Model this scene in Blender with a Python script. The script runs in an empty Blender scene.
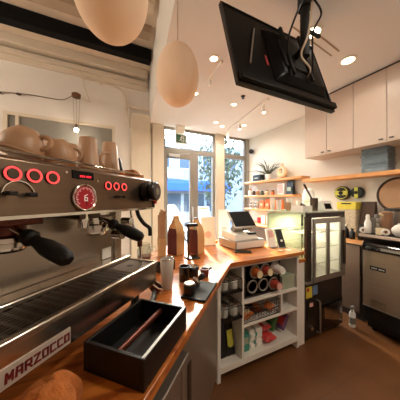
import bpy, bmesh, math, random
from mathutils import Vector, Matrix, Euler
random.seed(7)
S = bpy.context.scene
COL = S.collection
PI = math.pi
R = math.radians
BAR = R(45)          # the bar and the espresso machine run at 45 degrees to the room

# ------------------------------------------------------------------ materials
def lin(c):
    return tuple((v/255/12.92) if v/255 <= .04045 else ((v/255+.055)/1.055)**2.4 for v in c)

def M(name, col, rough=.5, metal=0., var=.08, scale=12., bump=0., bscale=60., coat=0., emit=None, estr=0., trans=0., stretch=None, spec=.5, rvar=0.):
    m = bpy.data.materials.new(name); m.use_nodes = True
    nt = m.node_tree; N = nt.nodes; L = nt.links
    b = N['Principled BSDF']
    c = lin(col)
    b.inputs['Roughness'].default_value = rough
    b.inputs['Metallic'].default_value = metal
    b.inputs['Coat Weight'].default_value = coat
    b.inputs['Specular IOR Level'].default_value = spec
    tc = N.new('ShaderNodeTexCoord')
    mp = N.new('ShaderNodeMapping')
    if stretch: mp.inputs['Scale'].default_value = stretch
    L.new(tc.outputs['Object'], mp.inputs['Vector'])
    nz = N.new('ShaderNodeTexNoise'); nz.inputs['Scale'].default_value = scale; nz.inputs['Detail'].default_value = 4
    L.new(mp.outputs['Vector'], nz.inputs['Vector'])
    cr = N.new('ShaderNodeValToRGB')
    cr.color_ramp.elements[0].position = .3; cr.color_ramp.elements[1].position = .7
    cr.color_ramp.elements[0].color = tuple(max(0, v*(1-var)) for v in c)+(1,)
    cr.color_ramp.elements[1].color = tuple(min(1, v*(1+var)) for v in c)+(1,)
    L.new(nz.outputs['Fac'], cr.inputs['Fac']); L.new(cr.outputs['Color'], b.inputs['Base Color'])
    if rvar:
        mr = N.new('ShaderNodeMapRange')
        mr.inputs['To Min'].default_value = max(.02, rough-rvar); mr.inputs['To Max'].default_value = rough+rvar
        L.new(nz.outputs['Fac'], mr.inputs['Value']); L.new(mr.outputs['Result'], b.inputs['Roughness'])
    if bump:
        n2 = N.new('ShaderNodeTexNoise'); n2.inputs['Scale'].default_value = bscale; n2.inputs['Detail'].default_value = 6
        L.new(mp.outputs['Vector'], n2.inputs['Vector'])
        bp = N.new('ShaderNodeBump'); bp.inputs['Strength'].default_value = bump; bp.inputs['Distance'].default_value = .01
        L.new(n2.outputs['Fac'], bp.inputs['Height']); L.new(bp.outputs['Normal'], b.inputs['Normal'])
    if emit:
        b.inputs['Emission Color'].default_value = lin(emit)+(1,); b.inputs['Emission Strength'].default_value = estr
    if trans: b.inputs['Transmission Weight'].default_value = trans
    return m

def wood(name, c1, c2, rough=.3, grain=(2, 26, 26), coat=.3, planks=0):
    m = bpy.data.materials.new(name); m.use_nodes = True
    nt = m.node_tree; N = nt.nodes; L = nt.links; b = N['Principled BSDF']
    b.inputs['Roughness'].default_value = rough; b.inputs['Coat Weight'].default_value = coat; b.inputs['Coat Roughness'].default_value = .15
    tc = N.new('ShaderNodeTexCoord'); mp = N.new('ShaderNodeMapping'); mp.inputs['Scale'].default_value = grain
    L.new(tc.outputs['Object'], mp.inputs['Vector'])
    nz = N.new('ShaderNodeTexNoise'); nz.inputs['Scale'].default_value = 1.4; nz.inputs['Detail'].default_value = 7; nz.inputs['Distortion'].default_value = .6
    L.new(mp.outputs['Vector'], nz.inputs['Vector'])
    cr = N.new('ShaderNodeValToRGB')
    cr.color_ramp.elements[0].position = .32; cr.color_ramp.elements[1].position = .68
    cr.color_ramp.elements[0].color = lin(c1)+(1,); cr.color_ramp.elements[1].color = lin(c2)+(1,)
    L.new(nz.outputs['Fac'], cr.inputs['Fac'])
    out = cr.outputs['Color']
    if planks:
        m2 = N.new('ShaderNodeMapping'); m2.inputs['Scale'].default_value = (1, 1, 1)
        L.new(tc.outputs['Object'], m2.inputs['Vector'])
        br = N.new('ShaderNodeTexBrick'); br.inputs['Scale'].default_value = planks
        br.inputs['Mortar Size'].default_value = .004; br.inputs['Brick Width'].default_value = 3.; br.inputs['Row Height'].default_value = .4
        br.inputs['Color1'].default_value = (1, 1, 1, 1); br.inputs['Color2'].default_value = (.78, .78, .78, 1); br.inputs['Mortar'].default_value = (.45, .45, .45, 1)
        L.new(m2.outputs['Vector'], br.inputs['Vector'])
        mx = N.new('ShaderNodeMix'); mx.data_type = 'RGBA'; mx.blend_type = 'MULTIPLY'; mx.inputs['Factor'].default_value = .6
        L.new(out, mx.inputs[6]); L.new(br.outputs['Color'], mx.inputs[7]); out = mx.outputs[2]
    L.new(out, b.inputs['Base Color'])
    return m

def glass(name, tint=(245, 250, 250), refl=.08, rough=.02):
    m = bpy.data.materials.new(name); m.use_nodes = True
    nt = m.node_tree; N = nt.nodes; L = nt.links
    N.remove(N['Principled BSDF'])
    t = N.new('ShaderNodeBsdfTransparent'); t.inputs['Color'].default_value = lin(tint)+(1,)
    g = N.new('ShaderNodeBsdfGlossy'); g.inputs['Roughness'].default_value = rough
    lw = N.new('ShaderNodeLayerWeight'); lw.inputs['Blend'].default_value = .5
    pw = N.new('ShaderNodeMath'); pw.operation = 'POWER'; pw.inputs[1].default_value = 4.5
    ad = N.new('ShaderNodeMath'); ad.operation = 'MULTIPLY_ADD'; ad.inputs[1].default_value = .8; ad.inputs[2].default_value = refl*.5
    ad.use_clamp = True
    L.new(lw.outputs['Facing'], pw.inputs[0]); L.new(pw.outputs[0], ad.inputs[0])
    x = N.new('ShaderNodeMixShader')
    L.new(ad.outputs[0], x.inputs['Fac']); L.new(t.outputs[0], x.inputs[1]); L.new(g.outputs[0], x.inputs[2])
    L.new(x.outputs[0], N['Material Output'].inputs['Surface'])
    return m

def lamp_shade_mat(name, col):
    m = bpy.data.materials.new(name); m.use_nodes = True
    nt = m.node_tree; N = nt.nodes; L = nt.links
    N.remove(N['Principled BSDF'])
    d = N.new('ShaderNodeBsdfDiffuse'); t = N.new('ShaderNodeBsdfTranslucent')
    tc = N.new('ShaderNodeTexCoord'); nz = N.new('ShaderNodeTexNoise'); nz.inputs['Scale'].default_value = 9
    cr = N.new('ShaderNodeValToRGB'); c = lin(col)
    cr.color_ramp.elements[0].color = tuple(v*.95 for v in c)+(1,); cr.color_ramp.elements[1].color = c+(1,)
    L.new(tc.outputs['Object'], nz.inputs['Vector']); L.new(nz.outputs['Fac'], cr.inputs['Fac'])
    L.new(cr.outputs['Color'], d.inputs['Color']); L.new(cr.outputs['Color'], t.inputs['Color'])
    x = N.new('ShaderNodeMixShader'); x.inputs['Fac'].default_value = .2
    L.new(d.outputs[0], x.inputs[1]); L.new(t.outputs[0], x.inputs[2])
    L.new(x.outputs[0], N['Material Output'].inputs['Surface'])
    return m

def frosted(name, col, op):
    m = M(name, col, .2, var=.05); nt = m.node_tree; N = nt.nodes; b = N['Principled BSDF']
    t = N.new('ShaderNodeBsdfTransparent'); t.inputs['Color'].default_value = lin((225, 232, 236))+(1,)
    x = N.new('ShaderNodeMixShader'); x.inputs['Fac'].default_value = op
    nt.links.new(t.outputs[0], x.inputs[1]); nt.links.new(b.outputs[0], x.inputs[2]); nt.links.new(x.outputs[0], N['Material Output'].inputs['Surface'])
    return m

MT = {}
MT['plaster'] = M('cream plaster', (218, 210, 202), .8, var=.03, scale=3, bump=.15, bscale=40)
MT['wallr'] = M('wall paint', (222, 214, 200), .75, var=.02, scale=4, bump=.05)
MT['ceil'] = M('ceiling paint', (236, 232, 226), .85, var=.015, scale=3)
MT['ceil_old'] = M('old ceiling paint', (216, 198, 176), .8, var=.06, scale=5, bump=.1)
MT['ceil_dark'] = M('darker ceiling tone', (168, 146, 124), .8, var=.08, scale=5)  # darker tone for alternate joists and the diffuser slots
MT['trim'] = M('cream trim paint', (208, 194, 174), .6, var=.02)
MT['floor'] = None
MT['beam'] = M('black beam paint', (7, 6, 6), .8, var=.2, spec=.2)
MT['white'] = M('white laminate', (236, 230, 220), .45, var=.02)
MT['cab'] = M('cream lacquer', (198, 178, 162), .4, var=.015)
MT['alu'] = M('brushed aluminium', (176, 172, 166), .4, .9, var=.06, scale=40, stretch=(1, 1, .05))
MT['doorframe'] = M('grey door frame', (128, 120, 110), .5, var=.03)
MT['steel'] = M('stainless steel', (178, 166, 152), .38, .85, var=.04, scale=5, stretch=(.3, 4, 4))
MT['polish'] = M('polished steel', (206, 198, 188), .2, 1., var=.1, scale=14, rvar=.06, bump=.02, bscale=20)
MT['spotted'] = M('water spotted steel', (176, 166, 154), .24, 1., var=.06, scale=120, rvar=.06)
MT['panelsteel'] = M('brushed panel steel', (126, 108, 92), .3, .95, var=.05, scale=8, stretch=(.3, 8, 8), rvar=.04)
MT['icesteel'] = M('dull stainless', (178, 158, 138), .42, .75, var=.05, scale=6, stretch=(8, .3, 8), rvar=.04)
MT['darksteel'] = M('dark steel', (92, 80, 70), .3, .9, var=.12, scale=10)
MT['chrome'] = M('chrome', (225, 220, 212), .08, 1., var=.03)
MT['black'] = M('black plastic', (14, 13, 13), .35, var=.2, scale=30)
MT['blackmat'] = M('matt black rubber', (20, 19, 19), .7, var=.2, scale=60, bump=.1, bscale=200)
MT['blackgloss'] = M('glossy black plastic', (9, 8, 8), .12, var=.1, coat=.4)
MT['blackwood'] = M('black lacquered box', (9, 7, 6), .45, var=.2, scale=20)
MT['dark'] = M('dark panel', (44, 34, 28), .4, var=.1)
MT['tvback'] = M('glossy tv back', (8, 6, 5), .4, var=.2, scale=6, spec=.15)
MT['bar'] = wood('oiled bar wood', (146, 70, 22), (216, 130, 54), .28, (2, 24, 24), .4)
MT['barplank'] = wood('oiled counter wood', (146, 70, 22), (216, 130, 54), .26, (24, 2, 24), .4)
MT['shelf'] = wood('pine shelf wood', (205, 138, 76), (226, 164, 102), .45, (30, 2.5, 30), .1)
MT['palegreen'] = frosted('pale green glass edge', (196, 206, 178), .6)
MT['shadecab'] = M('shade brown fronts', (112, 86, 66), .5, var=.05)  # brown stands for the shade over the back counter doors
MT['ceramic'] = M('tan ceramic', (190, 150, 116), .4, var=.05, scale=8)
MT['kraft'] = M('kraft paper', (206, 164, 112), .8, var=.06, scale=25)
MT['maroon'] = M('maroon paper', (92, 22, 26), .6, var=.1)
MT['paperwhite'] = M('white paper', (240, 236, 228), .7, var=.02)
MT['cream'] = M('cream paper', (232, 214, 176), .7, var=.03)
MT['glass'] = glass('window glass', (240, 247, 250), .06)
MT['gglass'] = glass('greenish case glass', (232, 240, 224), .2)
MT['cglass'] = glass('clear glass', (244, 246, 244), .12)
MT['bluebin'] = frosted('clear bluish plastic', (178, 196, 206), .3)
MT['red'] = M('red plastic', (190, 34, 40), .4, var=.1)
MT['ringlit'] = M('lit red ring', (255, 90, 90), .4, emit=(255, 74, 74), estr=1.0)
MT['dial'] = M('red dial', (150, 14, 28), .4, emit=(190, 14, 34), estr=.15)
MT['dialwhite'] = M('dial white', (240, 230, 225), .4, emit=(255, 230, 220), estr=.2)
MT['display'] = M('black display', (8, 7, 7), .45, spec=.2)
MT['digits'] = M('red digits', (255, 50, 60), .4, emit=(255, 40, 60), estr=1.2)
MT['copper'] = M('brown group cover', (92, 44, 30), .3, .6, var=.2)
MT['logored'] = M('logo red', (112, 26, 26), .4, var=.05)
MT['plate'] = M('logo plate', (208, 198, 186), .35, .3, var=.05)
MT['cloth'] = M('tan suede cloth', (172, 96, 36), .95, var=.15, scale=30, bump=.4, bscale=150)
MT['rope'] = M('cable grey', (120, 104, 90), .6, var=.1)
MT['conduit'] = M('painted conduit', (204, 186, 164), .6, var=.05)
MT['bronze'] = M('bronze canopy', (104, 74, 52), .35, .8, var=.1)
MT['egg'] = lamp_shade_mat('paper egg shade', (244, 226, 206))
MT['lens'] = M('lamp lens', (255, 240, 215), .4, emit=(255, 226, 180), estr=9.)
MT['bulb'] = M('lit bulb', (255, 240, 215), .4, emit=(255, 236, 205), estr=14.)
MT['grayblind'] = M('grey blind', (128, 122, 112), .7, var=.04)
MT['lime'] = M('lime yellow plastic', (202, 198, 76), .45, var=.1)
MT['yellow'] = M('yellow paper', (216, 196, 66), .5, var=.06)
MT['speckle'] = M('speckled paper', (196, 176, 146), .7, var=.35, scale=60)
MT['brown'] = M('dark brown paper', (70, 48, 34), .7, var=.2, scale=30)
MT['tan'] = M('tan card', (184, 142, 104), .7, var=.08)
MT['clay'] = M('pale clay', (226, 196, 158), .75, var=.08, scale=20, bump=.2)
MT['leaf'] = M('spiky leaf', (78, 84, 62), .6, var=.25, scale=15)
MT['orange'] = M('orange pouch', (224, 122, 52), .5, var=.1)
MT['teal'] = M('teal card', (66, 148, 126), .6, var=.08)
MT['redpack'] = M('red packet', (196, 58, 56), .45, var=.15, scale=25)
MT['greenpack'] = M('green packet', (68, 120, 60), .5, var=.15)
MT['purplepack'] = M('purple packet', (104, 62, 100), .5, var=.2)
MT['handle'] = M('portafilter handle black', (8, 7, 7), .5, var=.2, spec=.3)
MT['tumbler'] = M('pale steel tumbler', (196, 188, 178), .4, .3, var=.03)
MT['mocha'] = M('mocha card', (142, 104, 76), .6, var=.05)
MT['sage'] = M('sage green box', (164, 172, 150), .6, var=.05)
MT['cuporange'] = M('orange cup', (214, 112, 46), .5, var=.08)
MT['cupred'] = M('rust red cup', (188, 74, 54), .5, var=.08)
MT['exitgreen'] = M('exit sign green', (44, 74, 48), .4, emit=(60, 110, 70), estr=.15)
MT['pink'] = M('pink print', (232, 180, 170), .6, var=.05)
MT['blue'] = M('blue canvas', (58, 104, 200), .7, var=.1)
MT['stickerblue'] = M('blue sticker', (110, 138, 176), .5)
MT['facade'] = M('pale facade', (172, 176, 182), .8, var=.06, scale=2)
MT['bluewin'] = M('facade window glass', (70, 84, 100), .15, var=.2, scale=1)
MT['pave'] = M('pavement', (128, 126, 122), .9, var=.08, scale=6)
MT['road'] = M('asphalt', (110, 110, 112), .9, var=.1, scale=20)
MT['treeleaf'] = M('tree leaves', (78, 86, 66), .8, var=.35, scale=3)
MT['bark'] = M('bark', (84, 70, 56), .9, var=.2)

def floor_mat():
    m = bpy.data.materials.new('brown vinyl floor'); m.use_nodes = True
    nt = m.node_tree; N = nt.nodes; L = nt.links; b = N['Principled BSDF']
    b.inputs['Roughness'].default_value = .42
    tc = N.new('ShaderNodeTexCoord')
    nz = N.new('ShaderNodeTexNoise'); nz.inputs['Scale'].default_value = 2.4; nz.inputs['Detail'].default_value = 8
    L.new(tc.outputs['Object'], nz.inputs['Vector'])
    cr = N.new('ShaderNodeValToRGB')
    cr.color_ramp.elements[0].position = .3; cr.color_ramp.elements[1].position = .72
    cr.color_ramp.elements[0].color = lin((98, 60, 32))+(1,); cr.color_ramp.elements[1].color = lin((120, 76, 42))+(1,)
    L.new(nz.outputs['Fac'], cr.inputs['Fac'])
    br = N.new('ShaderNodeTexBrick'); br.inputs['Scale'].default_value = 1.1; br.offset = .37
    br.inputs['Color1'].default_value = (1, 1, 1, 1); br.inputs['Color2'].default_value = (.9, .9, .9, 1); br.inputs['Mortar'].default_value = (.72, .72, .72, 1)
    br.inputs['Mortar Size'].default_value = .004; br.inputs['Brick Width'].default_value = 1.0; br.inputs['Row Height'].default_value = 1.0
    L.new(tc.outputs['Object'], br.inputs['Vector'])
    mx = N.new('ShaderNodeMix'); mx.data_type = 'RGBA'; mx.blend_type = 'MULTIPLY'; mx.inputs['Factor'].default_value = .8
    L.new(cr.outputs['Color'], mx.inputs[6]); L.new(br.outputs['Color'], mx.inputs[7]); L.new(mx.outputs[2], b.inputs['Base Color'])
    return m
MT['floor'] = floor_mat()

# ------------------------------------------------------------------ mesh builder
class MB:
    def __init__(self, xf=None):
        self.v = []; self.f = []; self.xf = xf
    def add(self, vs, fs):
        k = len(self.v)
        for p in vs:
            p = Vector(p)
            self.v.append(self.xf @ p if self.xf else p)
        for f in fs: self.f.append([i+k for i in f])
        return self
    def box(self, x0, x1, y0, y1, z0, z1):
        vs = [(x, y, z) for z in (z0, z1) for y in (y0, y1) for x in (x0, x1)]
        return self.add(vs, [(0, 2, 3, 1), (4, 5, 7, 6), (0, 1, 5, 4), (2, 6, 7, 3), (0, 4, 6, 2), (1, 3, 7, 5)])
    def cbox(self, c, s, rot=None):
        m = Matrix.Translation(c) @ (rot.to_matrix().to_4x4() if rot else Matrix.Identity(4))
        vs = [m @ Vector((x*s[0]/2, y*s[1]/2, z*s[2]/2)) for z in (-1, 1) for y in (-1, 1) for x in (-1, 1)]
        return self.add(vs, [(0, 2, 3, 1), (4, 5, 7, 6), (0, 1, 5, 4), (2, 6, 7, 3), (0, 4, 6, 2), (1, 3, 7, 5)])
    def hexa(self, bottom, top):
        return self.add(list(bottom)+list(top), [(3, 2, 1, 0), (4, 5, 6, 7), (0, 1, 5, 4), (1, 2, 6, 5), (2, 3, 7, 6), (3, 0, 4, 7)])
    def prism(self, poly, z0, z1):
        n = len(poly)
        vs = [(x, y, z0) for x, y in poly]+[(x, y, z1) for x, y in poly]
        fs = [tuple(range(n-1, -1, -1)), tuple(range(n, 2*n))]+[(i, (i+1) % n, n+(i+1) % n, n+i) for i in range(n)]
        return self.add(vs, fs)
    def extr(self, poly, fn0, fn1):
        n = len(poly)
        vs = [fn0(*p) for p in poly]+[fn1(*p) for p in poly]
        return self.add(vs, [tuple(range(n-1, -1, -1)), tuple(range(n, 2*n))]+[(i, (i+1) % n, n+(i+1) % n, n+i) for i in range(n)])
    def rings(self, rs, cap0=True, cap1=True, closed=False):
        n = len(rs[0]); vs = [p for r in rs for p in r]; fs = []
        m = len(rs)
        for j in range(m if closed else m-1):
            k = (j+1) % m
            for i in range(n): fs.append((j*n+i, j*n+(i+1) % n, k*n+(i+1) % n, k*n+i))
        if not closed:
            if cap0: fs.append(tuple(range(n-1, -1, -1)))
            if cap1: fs.append(tuple(range((m-1)*n, m*n)))
        return self.add(vs, fs)
    def _frame(self, d):
        d = Vector(d).normalized()
        a = Vector((0, 0, 1)) if abs(d.z) < .9 else Vector((1, 0, 0))
        u = d.cross(a).normalized(); return u, d.cross(u).normalized()
    def cyl(self, p0, p1, r0, r1=None, n=20):
        p0 = Vector(p0); p1 = Vector(p1); r1 = r0 if r1 is None else r1
        u, w = self._frame(p1-p0)
        ring = lambda p, r: [p+(u*math.cos(2*PI*i/n)+w*math.sin(2*PI*i/n))*r for i in range(n)]
        return self.rings([ring(p0, r0), ring(p1, r1)])
    def lathe(self, prof, c=(0, 0, 0), d=(0, 0, 1), n=24, cap=True):
        c = Vector(c); D = Vector(d).normalized(); u, w = self._frame(D)
        rs = [[c+D*h+(u*math.cos(2*PI*i/n)+w*math.sin(2*PI*i/n))*max(r, 1e-4) for i in range(n)] for r, h in prof]
        return self.rings(rs, cap, cap)
    def tube(self, pts, r, n=8):
        pts = [Vector(p) for p in pts]; rs = []
        for i, p in enumerate(pts):
            t = (pts[min(i+1, len(pts)-1)]-pts[max(i-1, 0)])
            u, w = self._frame(t)
            if rs:
                pu = (rs[-1][0]-pts[i-1]).normalized(); T = t.normalized()
                u = (pu-T*pu.dot(T)).normalized(); w = T.cross(u)
            rr = r[i] if isinstance(r, (list, tuple)) else r
            rs.append([p+(u*math.cos(2*PI*k/n)+w*math.sin(2*PI*k/n))*rr for k in range(n)])
        return self.rings(rs)
    def torus(self, c, Rr, r, d=(0, 0, 1), n=28, k=8, a0=0, a1=2*PI):
        c = Vector(c); D = Vector(d).normalized(); u, w = self._frame(D)
        full = abs(a1-a0-2*PI) < 1e-6; rs = []
        for i in range(n if full else n+1):
            a = a0+(a1-a0)*i/n; e = u*math.cos(a)+w*math.sin(a)
            rs.append([c+e*(Rr+r*math.cos(2*PI*j/k))+D*r*math.sin(2*PI*j/k) for j in range(k)])
        return self.rings(rs, closed=full)
    def ball(self, c, rad, nu=24, nv=14):
        rx, ry, rz = rad if isinstance(rad, (tuple, list)) else (rad,)*3
        rs = []
        for j in range(nv+1):
            th = -PI/2+PI*j/nv; cr = max(math.cos(th), 1e-3)
            rs.append([(c[0]+rx*cr*math.cos(2*PI*i/nu), c[1]+ry*cr*math.sin(2*PI*i/nu), c[2]+rz*math.sin(th)) for i in range(nu)])
        return self.rings(rs)

def smooth_path(pts, k=6):
    P = [Vector(p) for p in pts]; out = []
    for i in range(len(P)-1):
        p0 = P[max(i-1, 0)]; p1 = P[i]; p2 = P[i+1]; p3 = P[min(i+2, len(P)-1)]
        for j in range(k):
            t = j/k
            out.append(.5*((2*p1)+(p2-p0)*t+(2*p0-5*p1+4*p2-p3)*t*t+(3*p1-p0-3*p2+p3)*t**3))
    out.append(P[-1]); return out

def link(name, mb, mat, off=Vector((0, 0, 0)), bevel=0, smooth=40):
    me = bpy.data.meshes.new(name)
    me.from_pydata([tuple(v-off) for v in mb.v], [], mb.f); me.validate()
    bm = bmesh.new(); bm.from_mesh(me); bmesh.ops.recalc_face_normals(bm, faces=bm.faces[:]); bm.to_mesh(me); bm.free()
    me.materials.append(MT[mat] if isinstance(mat, str) else mat)
    for p in me.polygons: p.use_smooth = True
    me.set_sharp_from_angle(angle=R(smooth))
    o = bpy.data.objects.new(name, me); COL.objects.link(o)
    if bevel:
        b = o.modifiers.new('bevel', 'BEVEL'); b.width = bevel; b.segments = 2; b.limit_method = 'ANGLE'; b.angle_limit = R(50)
    return o

class Thing:
    """an Empty at the base of a thing; its parts are written in frame coordinates (frame = room turned by rot)"""
    def __init__(s, name, label, cat, o=(0, 0, 0), rot=0, group=None, spin=0, kind=None):
        s.o = Vector(o); e = bpy.data.objects.new(name, None); COL.objects.link(e)
        e.location = Matrix.Rotation(rot, 4, 'Z') @ s.o; e.rotation_euler = (0, 0, rot+spin)
        e.empty_display_size = .05
        if label: e['label'] = label
        if cat: e['category'] = cat
        if group: e['group'] = group
        if kind: e['kind'] = kind
        s.e = e
    def part(s, name, mb, mat, parent=None, label=None, bevel=0, smooth=40):
        o = link(name, mb, mat, s.o, bevel, smooth)
        o.parent = parent or s.e
        if label: o['label'] = label
        return o

def single(name, mb, mat, label, cat, group=None, rot=0, bevel=0, smooth=40):
    xs = [v.x for v in mb.v]; ys = [v.y for v in mb.v]; zs = [v.z for v in mb.v]
    off = Vector(((min(xs)+max(xs))/2, (min(ys)+max(ys))/2, min(zs)))
    o = link(name, mb, mat, off, bevel, smooth)
    o.location = Matrix.Rotation(rot, 4, 'Z') @ off; o.rotation_euler = (0, 0, rot)
    o['label'] = label; o['category'] = cat
    if group: o['group'] = group
    return o

def struct(name, mb, mat, bevel=0, parent=None):
    o = link(name, mb, mat, Vector((0, 0, 0)), bevel)
    o['kind'] = 'structure'
    if parent: o.parent = parent
    return o

def copy_tree(o, parent=None):
    c = o.copy(); COL.objects.link(c)
    if parent: c.parent = parent
    for ch in o.children: copy_tree(ch, c)
    return c
def dup(e, loc, rz=None, label=None, group=None):
    c = copy_tree(e); c.location = loc
    if rz is not None: c.rotation_euler = (c.rotation_euler[0], c.rotation_euler[1], rz)
    if label: c['label'] = label
    if group: c['group'] = group
    return c
def lamp(name, kind, loc, energy, col, parent=None, rot=(0, 0, 0), size=.05, spot=None, blend=.6):
    l = bpy.data.lights.new(name, kind); l.energy = energy; l.color = col
    if kind == 'AREA': l.size = size
    elif kind == 'SUN': l.angle = size
    else: l.shadow_soft_size = size
    if spot: l.spot_size = spot; l.spot_blend = blend
    o = bpy.data.objects.new(name, l); COL.objects.link(o); o.location = loc; o.rotation_euler = rot
    if parent: o.parent = parent
    return o

# ------------------------------------------------------------------ strokes for lettering
GL = {'L': [((0, 1), (0, 0)), ((0, 0), (.8, 0))],
      'A': [((0, 0), (.12, 1)), ((.12, 1), (.8, 1)), ((.8, 1), (.8, 0)), ((.06, .45), (.8, .45))],
      'M': [((0, 0), (.08, 1)), ((.08, 1), (.45, .35)), ((.45, .35), (.85, 1)), ((.85, 1), (.85, 0))],
      'R': [((0, 0), (0, 1)), ((0, 1), (.8, 1)), ((.8, 1), (.8, .45)), ((.8, .45), (0, .45)), ((.35, .45), (.85, 0))],
      'Z': [((0, 1), (.8, 1)), ((.8, 1), (0, 0)), ((0, 0), (.85, 0))],
      'O': [((0, 0), (0, 1)), ((0, 1), (.8, 1)), ((.8, 1), (.8, 0)), ((.8, 0), (0, 0))],
      'C': [((.8, 1), (0, 1)), ((0, 1), (0, 0)), ((0, 0), (.85, 0))], ' ': [],
      '6': [((.8, 1), (0, .8)), ((0, .8), (0, 0)), ((0, 0), (.8, 0)), ((.8, 0), (.8, .5)), ((.8, .5), (0, .5))],
      'E': [((.8, 1), (0, 1)), ((0, 1), (0, 0)), ((0, 0), (.8, 0)), ((0, .5), (.65, .5))],
      'X': [((0, 0), (.8, 1)), ((.8, 0), (0, 1))], 'I': [((.4, 0), (.4, 1))], 'T': [((0, 1), (.8, 1)), ((.4, 1), (.4, 0))]}
def strokes(mb, text, org, ux, uz, w, h, pitch, t, dep):
    org = Vector(org); ux = Vector(ux).normalized(); uz = Vector(uz).normalized(); nn = ux.cross(uz).normalized()
    for i, ch in enumerate(text):
        for a, b in GL[ch]:
            pa = org+ux*(i*pitch+a[0]*w)+uz*(a[1]*h); pb = org+ux*(i*pitch+b[0]*w)+uz*(b[1]*h)
            d = (pb-pa).normalized(); s = d.cross(nn).normalized()*t/2
            pa = pa-d*t/2; pb = pb+d*t/2
            mb.hexa([pa-s, pb-s, pb+s, pa+s], [pa-s+nn*dep, pb-s+nn*dep, pb+s+nn*dep, pa+s+nn*dep])

# ================================================================== the room
CH, UH = 2.85, 3.75       # lower and upper ceiling heights
YB, XR = 3.83, 3.12       # window wall, right wall
struct('floor', MB().box(-3.2, XR, -2.6, 4.0, -.1, 0), 'floor')
# lowered ceiling: a solid bulkhead with a slanting left edge
struct('ceiling', MB().prism([(.02, -2.6), (XR, -2.6), (XR, YB), (.762, YB), (.762, 3.756), (.461, 1.387)], CH, UH+.1), 'ceil')
struct('ceiling_upper', MB().prism([(-3.2, -2.6), (.02, -2.6), (.461, 1.387), (.762, 3.756), (.762, YB), (-3.2, YB)], UH, UH+.1), 'ceil_old')
w = MB()
w.box(-3.2, -1.33, YB, YB+.2, 0, UH); w.box(-1.33, .17, YB, YB+.2, 0, 1.3); w.box(-1.33, .17, YB, YB+.2, 2.7, UH)
w.box(.17, .81, YB, YB+.2, 0, UH); w.box(.81, XR, YB, YB+.2, CH, UH)
struct('wall_back', w, 'plaster')
struct('wall_right', MB().box(XR, XR+.15, -2.6, 4.03, 0, UH), 'wallr')
struct('wall_left', MB().box(-3.35, -3.2, -2.6, 4.03, 0, UH), 'plaster')
struct('wall_front', MB().box(-3.35, XR+.15, -2.75, -2.6, 0, UH), 'plaster')
# mouldings at the head of the tall wall
t = MB(); t.box(-3.2, .70, YB-.05, YB, 3.42, 3.50); t.box(-3.2, .70, YB-.09, YB, 3.50, 3.57); t.box(-3.2, .70, YB-.15, YB, 3.62, UH)
struct('trim_1', t, 'trim', .008)
struct('trim_2', MB().box(.43, .775, YB-.07, YB, 0, 2.98), 'trim', .006)
struct('trim_3', MB().box(.81, 1.03, YB-.06, YB+.14, 0, CH), 'trim', .004)
struct('trim_4', MB().box(2.19, 2.40, YB-.06, YB+.14, 0, CH), 'trim', .004)
struct('trim_5', MB().box(3.04, XR, YB-.02, YB+.14, 0, CH), 'alu')
# upper ceiling joists, every other one darker in colour, running across like the beam
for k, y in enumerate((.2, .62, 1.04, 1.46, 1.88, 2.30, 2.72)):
    struct('trim_%d' % (6+k), MB().box(-3.2, .02+.44*max(0, (y+2.6)/3.99)-.03, y, y+.16, UH-.10, UH), 'ceil_old' if k % 2 else 'ceil_dark', .01)
b = MB(); b.box(-3.2, .66, 3.13, 3.26, 3.56, 3.74)
single('ceiling_beam', b, 'beam', 'black painted beam crossing under the high old ceiling', 'beam', bevel=.006)

def window(name, x0, x1, z0, z1, fr=.045, mat='doorframe', pane='glass', mull=()):
    f = MB(); y0, y1 = YB, YB+.08
    f.box(x0, x1, y0, y1, z0, z0+fr); f.box(x0, x1, y0, y1, z1-fr, z1)
    f.box(x0, x0+fr, y0, y1, z0+fr, z1-fr); f.box(x1-fr, x1, y0, y1, z0+fr, z1-fr)
    for mx in mull: f.box(mx-.02, mx+.02, y0, y1, z0+fr, z1-fr)
    o = struct(name, f, mat, .003)
    p = link('pane', MB().box(x0+fr-.005, x1-fr+.005, YB+.035, YB+.042, z0+fr-.005, z1-fr+.005), pane); p.parent = o
    return o
window('window_1', 1.03, 2.19, 2.40, CH)
window('window_2', 1.735, 2.19, 0, 2.40, .05)
window('window_3', 2.40, 3.04, 2.40, CH)
window('window_4', 2.40, 3.04, 0, 2.40, .05)
g = window('window_5', -1.33, .17, 1.3, 2.70, .05, 'trim', 'grayblind', (-1.17,))
# glazed door
d = MB(); d.box(1.03, 1.12, YB, YB+.07, 0, 2.33); d.box(1.60, 1.69, YB, YB+.07, 0, 2.33); d.box(1.12, 1.60, YB, YB+.07, 0, .22); d.box(1.12, 1.60, YB, YB+.07, 2.24, 2.33)
do = struct('door_1', d, 'doorframe', .004)
p = link('pane', MB().box(1.115, 1.605, YB+.03, YB+.037, .215, 2.245), 'glass'); p.parent = do
h = MB(); h.tube([(1.64, YB-.01, 1.25), (1.64, YB-.06, 1.25), (1.64, YB-.06, .85), (1.64, YB-.01, .85)], .012)
p = link('handle', h, 'alu'); p.parent = do
struct('trim_13', MB().box(1.69, 1.735, YB, YB+.09, 0, 2.40), 'doorframe'); struct('trim_14', MB().box(1.03, 1.69, YB, YB+.09, 2.335, 2.40), 'doorframe')
T = Thing('door_closer', 'slim grey closer box on the head of the glass door', 'door closer', (1.25, YB-.03, 2.27))
T.part('body', MB().box(1.13, 1.36, YB-.05, YB-.002, 2.255, 2.315), 'alu', bevel=.006)
T.part('arm', MB().tube([(1.32, YB-.03, 2.318), (1.50, YB-.08, 2.325), (1.58, YB-.03, 2.33)], .008), 'alu')

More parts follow.
